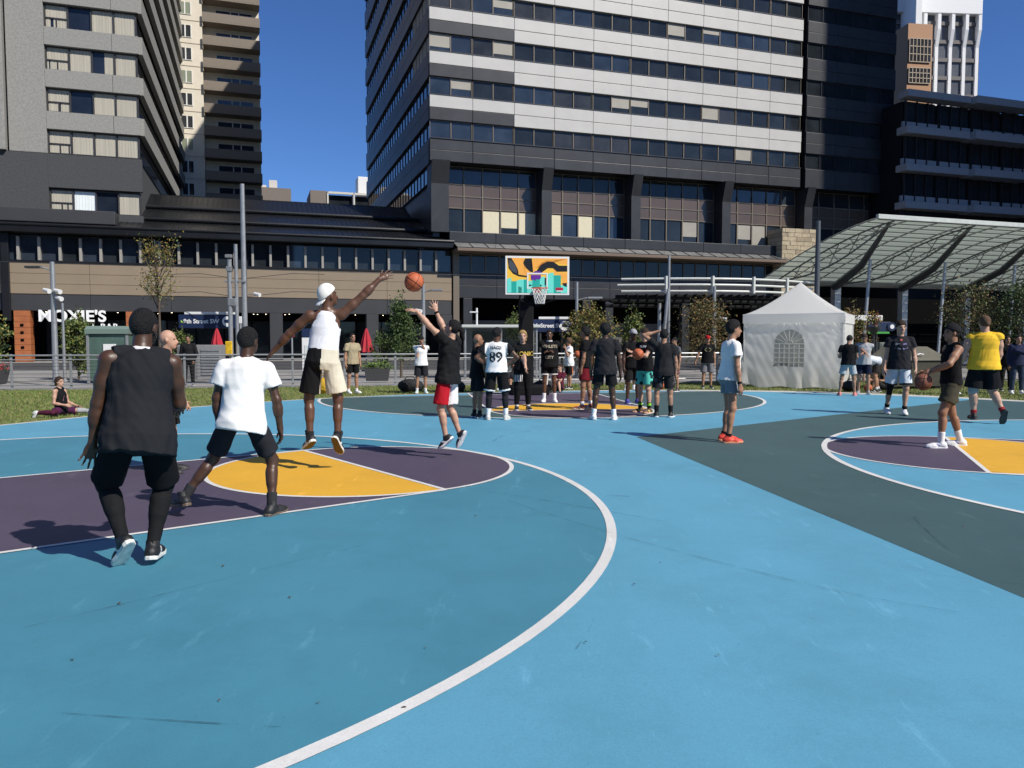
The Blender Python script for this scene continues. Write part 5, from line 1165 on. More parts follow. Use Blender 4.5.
        for i, (hip, kn, an, ff, fu, fr_) in enumerate(legs):
            a0 = hip + (kn - hip)*0.12; fl = bo.get('flare', 1.0)
            if L <= 1.0:
                e = hip + (kn - hip)*L; dn = nrm(kn - hip); e2 = e + dn*.05
                r0, r1 = (.078*lb*s + g*lo_*.6), (.070 + .034*fl*L)*lb*s + g*lo_*.6
                Sf.put(sd_clip(sd_cone(a0, e2, r0, r1), (e, dn)), .015)
            else:
                e = kn + (an - kn)*(L - 1.0); dn = nrm(an - kn); e2 = e + dn*.04
                Sf.put(sd_cone(a0, kn, .092*lb*s + g*lo_, .062*lb*s + g*lo_), .03); Sf.put(sd_clip(sd_cone(kn, e2, .062*lb*s + g*lo_, (.045*s + g*lo_*.8)*bo.get('cuff', 1)), (e, dn)), .02)
                r1 = .06
            ends.append((e, dn, r1))
        Sf.wrinkle(bo.get('wr', .0045), .11*s, seed + 3, axis=nrm(legs[0][1] - legs[0][0] + legs[1][1] - legs[1][0]))
        bm_ = [cloth_mat(c_) for c_ in bo['cols']]; smi = None
        if bo.get('split') == 'half': smi = lambda C: ((C - Pv) @ r > 0).astype(int)
        elif bo.get('split') == 'side':    # panel down the outer side of each leg
            smi = lambda C: (np.abs((C - Pv) @ r) > .128*s*b).astype(int)
        elif bo.get('split') == 'rside': smi = lambda C: (((C - Pv) @ r > .10*s) | ((C-Pv) @ f < -.085*s) & ((C-Pv) @ r > .0)).astype(int)
        elif bo.get('split') == 'east':     # white panel down the back of the legs, on the side seen at the right
            h0 = .5*(legs[0][0] + legs[1][0]); k0 = .5*(legs[0][1] + legs[1][1])
            smi = lambda C: (C[:, 0] > h0[0] + (k0[0]-h0[0])*np.clip((h0[2]-C[:, 2])/(h0[2]-k0[2]), 0, 1) + bo.get('sp', .06)*s).astype(int)
        elif bo.get('split') == 'back': smi = lambda C: ((C - Pv) @ f < bo.get('sp', -.02)*s).astype(int)
        elif bo.get('split') == 'hem':
            def smi(C):
                m = np.zeros(len(C), int)
                for e, dn, r1 in ends: m |= ((np.abs((C - e) @ dn + .012) < .022) & (np.linalg.norm(C - e, axis=1) < .2*b)).astype(int)
                return m
        elif bo.get('split') == 'spots':
            rg = np.random.RandomState(seed + 5); cs = Pv + rg.uniform(-1, 1, (70, 3))*np.array([.25, .25, .4])*s - np.array([0, 0, .2*s])
            def smi(C):
                m = np.zeros(len(C), int)
                for c_ in cs: m |= (np.linalg.norm(C - c_, axis=1) < .045).astype(int)
                return m
        made['bottom'] = child(bo.get('name', 'shorts'), Sf, bm_, None, smi)
    for leggings in ([leggings] if isinstance(leggings, dict) else leggings or []):
        Lf = Field(lo, hi, min(vox, .012)); a_, b_ = leggings.get('from', .4), leggings.get('to', .97)
        for i, (hip, kn, an, ff, fu, fr_) in enumerate(legs):
            if 'only' in leggings and leggings['only'] != i: continue
            Lf.put(sd_cone(hip + (kn-hip)*a_, kn, (.080 - .026*a_)*s*lb + .010, .054*s*lb + .007), .02)
            if b_ > 0:
                Lf.put(sd_ell(kn + ff*0.018*s, (0.046*s,)*3), 0.02*s)
                en = kn + (an-kn)*b_
                Lf.put(sd_cone(kn, en, .051*s*lb + .007, (.051*lb - (.051*lb-.034)*b_)*s + .007), .02)
                bk = nrm(-ff*1.0 + 0.2*fu); m = kn + (an - kn)*0.27; bk = nrm(bk - nrm(an-kn)*bk.dot(nrm(an-kn)))
                if b_ > .5: Lf.put(sd_cone(m + bk*0.014*s, m + (an-kn)*0.22 + bk*0.010*s, 0.049*s*lb + .007, 0.042*s*lb + .007), 0.03*s)
        Lf.wrinkle(.002, .05*s, seed + 9)
        child(leggings.get('name', 'leggings'), Lf, cloth_mat(leggings['col']))
    # ---- tops
    if has_top:
        Tf = Field(lo, hi, min(vox, .012)); ls_ = tt.get('loose', 1.0); g = .020*s*ls_; hem = tt.get('hem', -.10); kind = tt.get('kind', 'tee')
        tb = [(hem - .03, .166*wb, .120*wb, -.006), (-.04, .164*wb, .116*wb, -.01), (.05, .158*wb, .110*wb, 0), (.14, .150*wb, .106*wb, .004), (.24, .150*wb, .106*wb, .008),
              (.34, .164*wb, .114*wb, .010), (.42, .158*wb, .100*wb, 0), (.475, .115*wb, .078*wb, -.01), (.515, .066, .062, -.006)]
        if kind in ('tank', 'ribbed'): tb[5] = (.34, .155*wb, .114*wb, .010); tb[6] = (.42, (.115 if kind == 'ribbed' else .135)*wb, .098*wb, 0); tb[7] = (.475, .098*wb, .078*wb, -.01)
        if tb[0][0] > -.05: tb = [tb[0]] + [q for q in tb[1:] if q[0] > tb[0][0] + .02]
        tb = [(h_*s, x*s + g*(1.25 if h_ < .2 else .9) + (.014*s if h_ < 0 and kind != 'ribbed' else 0), y*s + g*(1.3 if h_ < .2 else 1.0) + (.010*s if h_ < 0 else 0), c_*s) for h_, x, y, c_ in tb]
        hemp = Pv + hem*s*t; sl_ = tt.get('slant', (0, 0))
        Tf.put(sd_clip(sd_loft(Pv, frs, tb), (hemp, -(t + sl_[0]*rs + sl_[1]*fs))), .02)
        slv_ends = []
        for sd, S, E_, W_, *_ in arms:
            if kind in ('tee', 'hoodie', 'cut'):
                Tf.put(sd_cone(Cn - 0.035*s*t - .01*s*fs, S - 0.010*s*t - sd*.01*s*rs, 0.054*s, 0.053*s*b), .02)
            elif kind in ('tank', 'jersey'):
                w_ = .80 if kind == 'jersey' else .62
                Tf.put(sd_cone(Cn - 0.03*s*t - .01*s*fs, Cn + (S - Cn)*w_ + .020*s*t, 0.052*s, 0.052*s*b), .025)
            if kind in ('tee', 'hoodie') or (kind == 'cut'):
                L = {'tee': .55, 'hoodie': 1.9, 'cut': .16}[kind]; L = tt.get('sl', L)
                gl = .020*s*ls_
                if L <= 1: 
                    e = S + (E_ - S)*L; dn = nrm(E_ - S); Tf.put(sd_clip(sd_cone(S - .012*s*t, e + dn*.03, .051*s*ub + gl*(.5 if L < .3 else .75), (.050*s*ub + gl*.7) if L < .3 else (.052*s*ub + gl*1.45)), (e, dn)), .02); slv_ends.append((e, dn, .05*s*ub + gl*1.2))
                else:
                    e = E_ + (W_ - E_)*(L - 1); dn = nrm(W_ - E_)
                    Tf.put(sd_cone(S, E_, .060*s*ub + gl, .044*s*ub + gl), .035); Tf.put(sd_cone(E_, e + dn*.02, .044*s*ub + gl, .030*s*ub + gl*.7), .02); slv_ends.append((e, dn, .03*s))
        Tf.wrinkle(tt.get('wr', .006), tt.get('ws', .13)*s, seed + 1, axis=nrm(t + .5*rs*(1 if seed % 2 else -1)))
        Tf.put(sd_ell(Cn + .035*s*t + .03*s*fs, (.072*s*(.7+.3*b), .070*s*(.7+.3*b), .062*s), frs), .006, 's') if tt.get('neck', True) else None
        if kind in ('tank', 'ribbed', 'jersey'):
            for sd, S, E_, W_, *_ in arms:
                w_ = {'jersey': .055, 'tank': .075, 'ribbed': .085}[kind]*s*(.4+.6*b)
                q = nrm(E_ - S)
                Tf.put(sd_cone(S + sd*rs*.012*s + .03*s*t, S + sd*rs*.03*s - .10*s*t, w_, w_*.9), .008, 's')
        tm = [cloth_mat(c_) for c_ in tt['cols']]; tmi = None
        if tt.get('split') == 'front': tmi = lambda C: ((C - Pv) @ fs > 0.02).astype(int)
        elif tt.get('split') == 'sleeve': tmi = lambda C: (np.abs((C - Pv) @ rs) > .19*s*b).astype(int)
        made['top'] = child({'tee': 't_shirt', 'hoodie': 'sweatshirt', 'tank': 'tank_top', 'ribbed': 'tank_top', 'jersey': 'jersey', 'cut': 'sleeveless_shirt'}[kind] if 'name' not in tt else tt['name'], Tf, tm, None, tmi)
        if tt.get('collar'):
            c_ = Field(Cn - .2*s, Cn + .2*s, .008); p0 = Cn - .012*s*t + .0*fs
            c_.put(sd_loft(p0, frs, [(-.012*s, .080*s*(.5+.5*b), .074*s*(.5+.5*b), .004), (.014*s, .070*s*(.5+.5*b), .066*s*(.5+.5*b), .004)]), 0)
            child("collar", c_, cloth_mat(tt['collar']), made['top'])
    # ---- socks and shoes
    for i, (hip, kn, an, ff, fu, fr_) in enumerate(legs):
        if socks:
            hgt = socks.get('h', .3); c2 = socks.get('band')
            kf = Field(np.minimum(kn, an) - .12*s, np.maximum(kn, an) + .12*s, .009)
            a0 = an + (kn - an)*hgt
            rr = .034 + (.050*lb - .034)*min(1, hgt*1.35)
            kf.put(sd_cone(an - .02*s*fu, a0, .034*s + .006, rr*s + .007), 0)
            if hgt > .55:
                bk = nrm(-ff + .2*fu); m = kn + (an - kn)*0.27
                kf.put(sd_cone(m + bk*0.014*s, m + (an-kn)*0.22 + bk*0.010*s, 0.049*s*lb + .006, 0.042*s*lb + .006), 0.03*s)
            kf.cut(a0, nrm(kn - an))
            up_ = nrm(kn - an); h1 = np.linalg.norm(a0 - an)
            child("sock", kf, [cloth_mat(socks['col'])] + ([cloth_mat(c2)] if c2 else []), None, (lambda C, an=an, up_=up_, h1=h1: (np.abs((C - an) @ up_ / h1 - socks.get('bz', .75)) < .16).astype(int)) if c2 else None)
        if shoes:
            sf = Field(an - .30*s, an + .30*s, min(vox, .009)); hi_ = shoes[2] if len(shoes) > 2 else 0.02
            sf.put(sd_cone(an - .03*s*ff - .035*s*fu, an + .10*s*ff - .045*s*fu, .043*s, .040*s), .02)
            sf.put(sd_ell(an - .035*s*ff - .040*s*fu, (.041*s, .048*s, .050*s), (fr_, ff, fu)), .02)
            sf.put(sd_ell(an + .125*s*ff - .052*s*fu, (.050*s, .082*s, .038*s), (fr_, ff, fu)), .03)
            sf.put(sd_cone(an - .02*s*fu, an + hi_*s*fu, .045*s, .043*s), .02)
            sf.put(sd_cone(an + (hi_ - .005)*s*fu, an + (hi_ + .06)*s*fu, .036*s, .036*s), 0, 's')
            sf.cut(an - .064*s*fu, -fu); sf.cut(an + (hi_ + .012)*s*fu, fu)
            c_acc = shoes[3] if len(shoes) > 3 else None
            smi = (lambda C, an=an, ff=ff, fu=fu, fr_=fr_: ((np.abs((C - an) @ ff - .035*s - ((C - an) @ fu + .05*s)*.9) < .014*s) & (np.abs((C - an) @ fr_) > .026*s)).astype(int)) if c_acc else None
            so = child("shoe", sf, [shoe_mat(shoes[0])] + ([shoe_mat(c_acc)] if c_acc else []), None, smi)
            ol = [(-.088, 0), (-.080, .026), (-.055, .040), (0, .041), (.06, .045), (.12, .053), (.16, .048), (.195, .028), (.207, 0)]
            ol = ol + [(x, -y) for x, y in ol[-2:0:-1]]; mb = MB(); vs = []
            for zz, sc_ in ((-.082, .97), (-.078, 1.02), (-.062, 1.02), (-.054, .96)):
                for x, y in ol:
                    up_toe = .012 * max(0, x - .1) / .1 + .006*max(0, -x - .05)/.04
                    vs.append(an + s*(x*ff*sc_ + y*fr_*sc_ + (zz + up_toe)*fu))
            n = len(ol); fcs = [tuple(range(n-1, -1, -1)), tuple(range(3*n, 4*n))] + [(k_*n+j, k_*n+(j+1) % n, (k_+1)*n+(j+1) % n, (k_+1)*n+j) for k_ in range(3) for j in range(n)]
            mb.add(vs, fcs); mb.mi[0] = 1 if len(shoes) > 4 else 0; mb.build("sole", [shoe_mat(shoes[1])] + ([shoe_mat(shoes[4])] if len(shoes) > 4 else []), so, smooth=False)
    if watch is not None:
        sd, S, E_, W_, hd, *_ = arms[0 if watch < 0 else 1]; wf = Field(W_ - .08, W_ + .08, .006); d = nrm(W_ - E_)
        wf.put(sd_cone(W_ - .035*s*d, W_ - .012*s*d, .034*s, .033*s), 0); wf.cut(W_ - .040*s*d, -d); wf.cut(W_ - .008*s*d, d)
        child("wristband", wf, cloth_mat((.01, .01, .01)))
    made.update(P=Pv, fr=frs, s=s, arms=arms, HC=HC, legs=legs)
    # ---- lettering and prints laid onto the cloth
    for (where, body_txt, size, h_, back, colr, dx) in prints:
        tgt = made.get(where)
        if tgt is None: continue
        bv = BVHTree.FromPolygons([v.co for v in tgt.data.vertices], [tuple(p.vertices) for p in tgt.data.polygons])
        dirn = -fs if back else fs; rx = rs if back else -rs
        c_ = Pv + h_*s*t + dx*rx
        M_ = Matrix(((rx[0], t[0], dirn[0], c_[0]), (rx[1], t[1], dirn[1], c_[1]), (rx[2], t[2], dirn[2], c_[2]), (0, 0, 0, 1)))
        if isinstance(body_txt, str): vs, fcs = text_mesh(body_txt, size, M_, bold=size*.02)
        else:
            vs = [M_ @ Vector((x*size, y*size, 0)) for x, y in body_txt]; fcs = [tuple(range(len(vs)))]
        out = []
        for v in vs:
            o_ = Vector(v) + Vector(dirn)*.5; hit = bv.ray_cast(o_, -Vector(dirn))
            out.append(hit[0] + Vector(dirn)*.006 if hit[0] else Vector(v))
        MB().add(out, fcs).build("print", mat("ink_%d_%d_%d" % tuple(int(c*100) for c in colr), colr, rough=.7), tgt)
    return made

def nrm_frame(a, b, c): return (nrm(a), nrm(b), nrm(c))
BLK = (0.009, 0.009, 0.010); WHT = (0.80, 0.79, 0.77)
make_person((-2.64, 5.40), 1.88, -30, "broad man in black sleeveless top, black shorts and leggings, nearest to the camera",
    skin='dark', hair='buzz', hairc='black', hscale=1.03, beard='black', build=1.13, vox=.0085, torso=(-.04, .22, 1), twist=-4, hf=8, hp=-4,
    LA=dict(up=(-.26, -.02, -1), fo=(-.20, .05, -1), hd=(-.35, .12, -1), thumb=(.75, .25, -.1), curl=.5, spread=.8), RA=dict(up=(-.02, .38, -1), fo=(-.40, .9, -.2), curl=.5),
    LL=dict(th=(-.58, .46, -1), sh=(.50, -.42, -1), yaw=-50, pit=44, roll=0), RL=dict(th=(-.10, .52, -1), sh=(-.02, -.42, -1), yaw=-12, pit=4),
    top=dict(kind='jersey', name='sleeveless_shirt', cols=[(.016, .017, .020)], hem=-.16, loose=1.3, slant=(.08, 0), wr=.007, collar=(.7, .7, .7)),
    bottom=dict(cols=[(.007, .007, .008)], len=.94, loose=.8, flare=.42), leggings=dict(col=(.012, .012, .013), **{'from': .5}, to=1.0),
    shoes=((.012, .012, .013), (.70, .69, .64), .03, (.6, .6, .6)))
make_person((-2.58, 6.96), 1.79, -16, "man in plain white t-shirt and dark grey shorts with feet planted wide",
    skin='dark', hair='short', hairc='black', build=1.02, vox=.0095, torso=(.05, .12, 1), hf=18, hp=0,
    LA=dict(up=(-.24, -.02, -1), fo=(.02, .12, -1), curl=1.2, thumb=(.3, .6, -.2)), RA=dict(up=(.28, .0, -1), fo=(.06, .15, -1), curl=.7),
    LL=dict(th=(-.60, .36, -1), sh=(-.68, -.40, -1), yaw=-52, pit=8), RL=dict(th=(.30, .40, -1), sh=(.08, -.36, -1), yaw=22, pit=0),
    top=dict(kind='tee', cols=[WHT], hem=-.12, loose=1.25, wr=.0065, ws=.24, slant=(.10, 0), sl=.60), bottom=dict(cols=[(.022, .022, .026)], len=.80, loose=.9, flare=.7),
    socks=dict(col=(.03, .03, .032), h=.30), shoes=((.015, .015, .016), (.12, .085, .06), .045))
make_person((-2.30, 9.42), 1.96, -6, "man in white tank top and backwards white cap leaping with one arm stretched to block",
    skin='brown', hair=None, hat=('cap_back', (.80, .79, .74)), build=1.0, vox=.0095, torso=(.10, .05, 1), twist=-4, hf=45, hp=12, jump=.19, muscle=1.1,
    LA=dict(up=(-.85, .05, -.75), fo=(-.80, .15, -.80), curl=.4, thumb=(0, .6, .3)), RA=dict(up=(.90, .15, .80), fo=(.85, .24, .90), hd=(.95, .3, .55), curl=.25, thumb=(-.3, .2, .8), lift=.05, spread=.8),
    LL=dict(th=(-.17, .12, -1), sh=(.05, -.15, -1), yaw=-35, pit=26), RL=dict(th=(.14, .12, -1), sh=(.0, -.12, -1), yaw=8, pit=48),
    top=dict(kind='ribbed', cols=[(.80, .80, .83)], hem=.04, loose=.5, wr=.003), bottom=dict(cols=[(.010, .010, .011), (.66, .60, .47)], split='half', len=.82, loose=1.6, flare=1.1, rise=.11),
    socks=dict(col=(.02, .02, .02), h=.16), shoes=((.018, .017, .018), (.72, .70, .64), .075, (.75, .75, .72), (.09, .06, .035)))
make_person((-.80, 10.45), 1.66, -62, "shooter with dark ponytail, black t-shirt, red and white shorts, both arms up in mid-jump",
    skin='pale', hair='pony', hairc='black', build=1.08, vox=.0095, torso=(.10, -.02, 1), hf=-72, hp=22, jump=.12, watch=1,
    LA=dict(up=(-.75, -.25, .72), fo=(-.80, .05, .95), hd=(-1, .0, .25), curl=.35, thumb=(0, .8, .5), lift=.05), RA=dict(up=(-.66, .30, .62), fo=(-.46, .1, 1), hd=(-.2, .0, 1), curl=.15, thumb=(-1, -.2, .1), lift=.05, spread=1),
    LL=dict(th=(-.12, -.06, -1), sh=(.18, -.02, -1), yaw=-70, pit=42), RL=dict(th=(-.06, .10, -1), sh=(.36, .05, -1), yaw=-62, pit=62),
    top=dict(kind='tee', cols=[(.012, .012, .013)], hem=-.10, loose=1.25, sl=.5), bottom=dict(cols=[(.42, .012, .022), (.76, .74, .74)], split='east', sp=.055, len=.88, loose=1.7, flare=1.1),
    shoes=((.015, .015, .016), (.8, .8, .8), .02, (.75, .75, .75)))
GRP = "players and watchers around the court"
SHB, SHW = ((.014,)*3, (.70, .70, .68), .02, (.5, .5, .5)), ((.74, .74, .73), (.72, .72, .72), .025)
# --- group under the far hoop
make_person((-.72, 15.9), 1.72, 62, "shaven headed man in black tank top and shorts left of the white jersey", GRP, skin='olive', hair='bald', vox=.012, hf=85,
    LA=dict(up=(-.10, -.15, -1), fo=(.06, .2, -1)), RA=dict(up=(.25, .05, -1), fo=(.10, .35, -1)), top=dict(kind='tank', cols=[BLK], hem=-.12), bottom=dict(cols=[(.014, .014, .016)], len=.85, loose=1.2), socks=dict(col=(.02,)*3, h=.2), shoes=SHB)
make_person((-.30, 15.46), 1.85, 6, "player in white jersey number 89 over black sleeves, hands on hips", GRP, skin='brown', hair='short', build=1.10, vox=.011, hf=35,
    LA=dict(to=(-.20, .03, .08), hint=(-1, -.45, -.1), curl=.8), RA=dict(to=(.20, .03, .08), hint=(1, -.35, -.1), curl=.8),
    LL=dict(th=(-.12, .04, -1), sh=(-.05, -.05, -1)), RL=dict(th=(.16, .04, -1), sh=(.04, -.05, -1)),
    top=dict(kind='tee', cols=[WHT, (.012, .012, .014)], split='sleeve', hem=-.04, loose=1.2, wr=.004), bottom=dict(cols=[BLK, (.75, .75, .75)], split='hem', len=.88, loose=1.5), leggings=dict(col=(.018, .018, .022), **{'from': .6}, to=.72),
    socks=dict(col=(.78, .78, .78), h=.34), shoes=((.55, .55, .52), (.6, .58, .5), .04), prints=[('top', "89", .27, .24, True, (.01, .01, .012), 0), ('top', "NAGJI", .085, .42, True, (.01, .01, .012), 0)])
make_person((.24, 17.6), 1.80, 172, "blond man in black t-shirt with yellow print and black trousers with white leg lettering", GRP, skin='pale', hair='wavy', hairc='blond', vox=.012, hf=178, hscale=1.05,
    LA=dict(to=(-.02, .21, .05), hint=(-1, -.1, -.3)), RA=dict(to=(-.03, .22, .02), hint=(1, -.2, -.3)), top=dict(kind='tee', cols=[BLK], hem=-.06, loose=1.3), bottom=dict(name='trousers', cols=[BLK], len=1.88, loose=1.0, cuff=.9), socks=dict(col=(.75,)*3, h=.18), shoes=SHB,
    prints=[('top', "STONIC", .135, .30, False, (.75, .50, .08), 0), ('top', [(math.cos(i*.6), math.sin(i*.6)) for i in range(10)], .035, .20, False, (.8, .7, .3), 0), ('bottom', "PUYEC" if False else "|||||", .16, -.22, False, (.75, .75, .75), -.10)])
make_person((.96, 19.9), 1.86, 184, "man in black sweatshirt with faded print, white collar and black shorts, hands at chest", GRP, skin='brown', hair='short', vox=.013, build=1.05,
    LA=dict(to=(-.03, .25, .30), hint=(-1, -.2, -.5)), RA=dict(to=(.04, .25, .29), hint=(1, -.2, -.5)), top=dict(kind='hoodie', cols=[BLK], hem=-.10, loose=1.4, collar=(.75,)*3), bottom=dict(cols=[BLK, (.7, .7, .7)], split='hem', len=.62, loose=1.5), socks=dict(col=(.8,)*3, h=.34), shoes=SHW,
    prints=[('top', "ATHLETE", .10, .40, False, (.42, .35, .25), 0), ('top', "CITY", .10, .14, False, (.40, .36, .30), 0)])
make_person((1.18, 24.2), 1.66, 190, "person in black hooded jacket half hidden behind the man in sweatshirt", GRP, skin='tan', hair='long', vox=.018, top=dict(kind='hoodie', cols=[BLK], hem=-.05, loose=1.5), bottom=dict(name='trousers', cols=[(.6, .6, .6)], len=1.7), shoes=SHB)
make_person((1.45, 24.0), 1.62, 215, "person in maroon top sitting on the lawn with knees up behind the hoop group", GRP, skin='pale', hair='short', hairc='brown', vox=.018, sit=.13, torso=(.1, .25, 1), LL=dict(th=(-.5, -.6, .75), sh=(-.25, -.35, -1), yaw=215), RL=dict(th=(.1, -.8, .55), sh=(.1, -.5, -.8), yaw=200),
    LA=dict(up=(-.5, -.3, -.8), fo=(-.1, -.8, .2)), RA=dict(up=(.4, -.4, -.8), fo=(-.2, -.8, .1)), top=dict(kind='tee', cols=[(.10, .015, .03)], hem=-.05), bottom=dict(cols=[BLK], len=.7), shoes=SHB)
make_person((.10, 24.3), 1.65, 170, "person in dark clothes sitting low beside the black base of the hoop", GRP, skin='olive', hair='short', vox=.018, sit=.13, torso=(-.1, .2, 1), LL=dict(th=(-.6, -.6, .6), sh=(0, -.5, -1), yaw=190), RL=dict(th=(.3, -.8, .5), sh=(.2, -.5, -.8), yaw=170), top=dict(kind='tee', cols=[(.03, .03, .035)], hem=-.05), bottom=dict(cols=[(.03, .08, .05)], len=.8), shoes=SHB)
make_person((1.88, 25.4), 1.66, -100, "young man in loose white t-shirt and black shorts with orange stripe, hand near face", GRP, skin='tan', hair='curly', hairc='lbrown', vox=.016, LA=dict(up=(-.35, -.3, -.9), fo=(-.25, .1, .9)), RA=dict(up=(0, .1, -1), fo=(-.3, .1, -1)),
    top=dict(kind='tee', cols=[WHT], hem=-.16, loose=1.6), bottom=dict(cols=[BLK, (.75, .16, .02)], split='back', sp=-.07, len=1.0, loose=1.5), shoes=SHB)
make_person((2.50, 26.6), 1.60, 200, "boy in black t-shirt and maroon trousers resting a basketball on his hip", GRP, skin='tan', hair='short', vox=.016, LA=dict(to=(-.30, .12, .20), hint=(-1, -.6, 0)), top=dict(kind='tee', cols=[BLK], hem=-.1, loose=1.3), bottom=dict(name='trousers', cols=[(.10, .012, .025)], len=1.7, loose=1.4), shoes=SHB)
make_person((1.84, 15.46), 1.93, 4, "tall man in black t-shirt, black shorts and white shoes seen from behind", GRP, skin='dark', hair='curly', vox=.011, build=1.06, muscle=1.1, hf=0,
    LA=dict(up=(-.24, -.02, -1), fo=(.0, .08, -1)), RA=dict(up=(.24, -.02, -1), fo=(.10, .05, -1)), LL=dict(th=(-.16, .05, -1), sh=(-.10, -.08, -1)), RL=dict(th=(.10, .05, -1), sh=(.08, -.05, -1)),
    top=dict(kind='tee', cols=[(.020, .020, .023)], hem=-.12, loose=1.2), bottom=dict(cols=[(.012, .012, .013)], len=.68, loose=1.3), socks=dict(col=(.8,)*3, h=.28), shoes=SHW)
make_person((1.72, 17.9), 1.90, -75, "bearded man in black t-shirt and dark red shorts, half behind the tall man", GRP, skin='olive', hair='curly', vox=.012, LA=dict(up=(-.05, -.1, -1), fo=(-.2, .1, -1)), RA=dict(up=(-.1, .2, -1), fo=(-.4, .1, -1)),
    LL=dict(th=(-.1, -.1, -1), sh=(-.05, 0, -1)), RL=dict(th=(.12, .05, -1), sh=(.10, 0, -1)), top=dict(kind='tee', cols=[BLK], hem=-.06), bottom=dict(cols=[(.14, .010, .018)], len=.72, loose=1.3), socks=dict(col=(.8,)*3, h=.22), shoes=((.30, .08, .05), (.6, .6, .58), .03, (.7, .7, .7)))
make_person((3.02, 19.4), 1.86, 165, "man with grey cap and violet shoes between the tall man and the ball carrier", GRP, skin='dark', hair=None, hat=('cap', (.35, .35, .37)), vox=.014, top=dict(kind='tee', cols=[BLK], hem=-.1, loose=1.3), bottom=dict(cols=[(.014,)*3], len=.85, loose=1.4), shoes=((.06, .06, .35), (.6, .6, .7), .03))
make_person((2.92, 17.0), 1.86, -125, "man in black t-shirt and teal spotted shorts clutching a basketball at his side", GRP, skin='pale', hair='short', hairc='brown', vox=.011, hf=-60, build=1.05,
    LA=dict(to=(-.02, .34, .30), hint=(-1, -.3, -.6), curl=.7, spread=.8), RA=dict(to=(.10, .20, .24), hint=(1, -.4, -.3)), top=dict(kind='tee', cols=[BLK], hem=-.08, loose=1.3), bottom=dict(cols=[(.10, .52, .42), (.01, .03, .03)], split='spots', len=.80, loose=1.5),
    socks=dict(col=(.012,)*3, h=.34, band=(.30, .65, .05), bz=.72), shoes=((.12, .07, .04), (.55, .3, .2), .03, (.65, .55, .1)), prints=[('top', "RUN", .07, .42, False, (.7, .7, .7), .06)])
make_person((3.14, 16.0), 1.82, 14, "man in black t-shirt and dark patterned shorts, hand raised to his head", GRP, skin='tan', hair='short', vox=.011, hf=5,
    LA=dict(to=(-.15, .05, .75), hint=(-1, .1, .3), hd=(1, .1, .15), curl=.3, lift=.04), RA=dict(up=(.2, .0, -1), fo=(.02, .1, -1)), LL=dict(th=(-.08, .03, -1), sh=(-.02, -.03, -1)), RL=dict(th=(.1, .03, -1), sh=(.03, -.03, -1), yaw=25),
    top=dict(kind='tee', cols=[(.020, .020, .022)], hem=-.12, loose=1.3), bottom=dict(cols=[(.020, .020, .022), (.065, .065, .07)], split='spots', len=.80, loose=1.5), socks=dict(col=(.012,)*3, h=.38), shoes=SHB)
make_person((5.05, 24.0), 1.68, -120, "man with dark hair and grey top standing beyond the man shading his head", GRP, skin='tan', hair='short', vox=.016, top=dict(kind='tee', cols=[(.10, .10, .11)], hem=-.1), bottom=dict(cols=[(.20, .10, .10)], len=.8), shoes=SHB)
# --- man standing alone in the middle
make_person((3.36, 12.1), 1.90, 84, "man in white t-shirt, grey blue shorts and bright orange red shoes standing alone", GRP, skin='tan', hair='flat', build=1.04, vox=.0095, hf=88, torso=(.05, 0, 1),
    LA=dict(up=(.03, .2, -1), fo=(.35, .1, -1)), RA=dict(up=(.02, -.12, -1), fo=(.14, -.10, -1), curl=.6), LL=dict(th=(.10, .07, -1), sh=(-.16, .0, -1), yaw=85), RL=dict(th=(.02, -.05, -1), sh=(-.12, 0, -1), yaw=95),
    top=dict(kind='tee', cols=[(.86, .84, .80)], hem=-.05, loose=1.1, sl=.52, wr=.006), bottom=dict(cols=[(.20, .24, .27), (.50, .55, .60)], split='back', sp=-.30, len=.50, loose=1.6, flare=1.2), socks=dict(col=(.01,)*3, h=.14), shoes=((.75, .06, .035), (.75, .30, .16), .02, (.8, .15, .08)), watch=1)
# --- watchers at the back
make_person((6.45, 25.6), 1.74, 185, "man in red cap, black t-shirt with print and grey shorts near the tent", GRP, skin='tan', hair='short', hat=('cap', (.38, .015, .02)), vox=.016, LA=dict(up=(.15, 0, -1), fo=(.05, -.1, -1)), RA=dict(up=(-.45, 0, -1), fo=(-.35, .05, -1)), top=dict(kind='tee', cols=[BLK], hem=-.1, loose=1.3), bottom=dict(cols=[(.16, .16, .17)], len=.9, loose=1.4), shoes=SHB, prints=[('top', [(math.cos(i*1.05), .6*math.sin(i*1.05)) for i in range(6)], .11, .34, False, (.45, .42, .2), 0)])
make_person((9.62, 22.2), 1.76, 22, "boy in black t-shirt and grey shorts looking down, beside the tent corner", GRP, skin='tan', hair='short', vox=.014, hp=-25, hf=40, LA=dict(up=(-.15, .1, -1), fo=(.25, .8, .15)), RA=dict(up=(.2, .1, -1), fo=(-.1, .8, .2)), LL=dict(th=(-.18, .02, -1), sh=(-.12, 0, -1)), RL=dict(th=(.16, .02, -1), sh=(.08, 0, -1)),
    top=dict(kind='tee', cols=[BLK], hem=-.06, loose=1.3), bottom=dict(cols=[(.40, .43, .44)], len=.72, loose=1.5), shoes=((.60, .18, .16), (.65, .3, .28), .02))
make_person((10.40, 22.9), 1.80, 205, "boy in grey t-shirt and navy shorts looking down at something in his hands", GRP, skin='tan', hair='short', hairc='brown', vox=.014, hp=-28, LA=dict(to=(-.05, .28, .22), hint=(-1, -.2, -.6)), RA=dict(to=(.05, .28, .22), hint=(1, -.2, -.6)), top=dict(kind='tee', cols=[(.40, .40, .41)], hem=-.1, loose=1.4), bottom=dict(cols=[(.012, .016, .035)], len=.8, loose=1.4), shoes=((.25, .25, .25), (.5, .5, .5), .03))
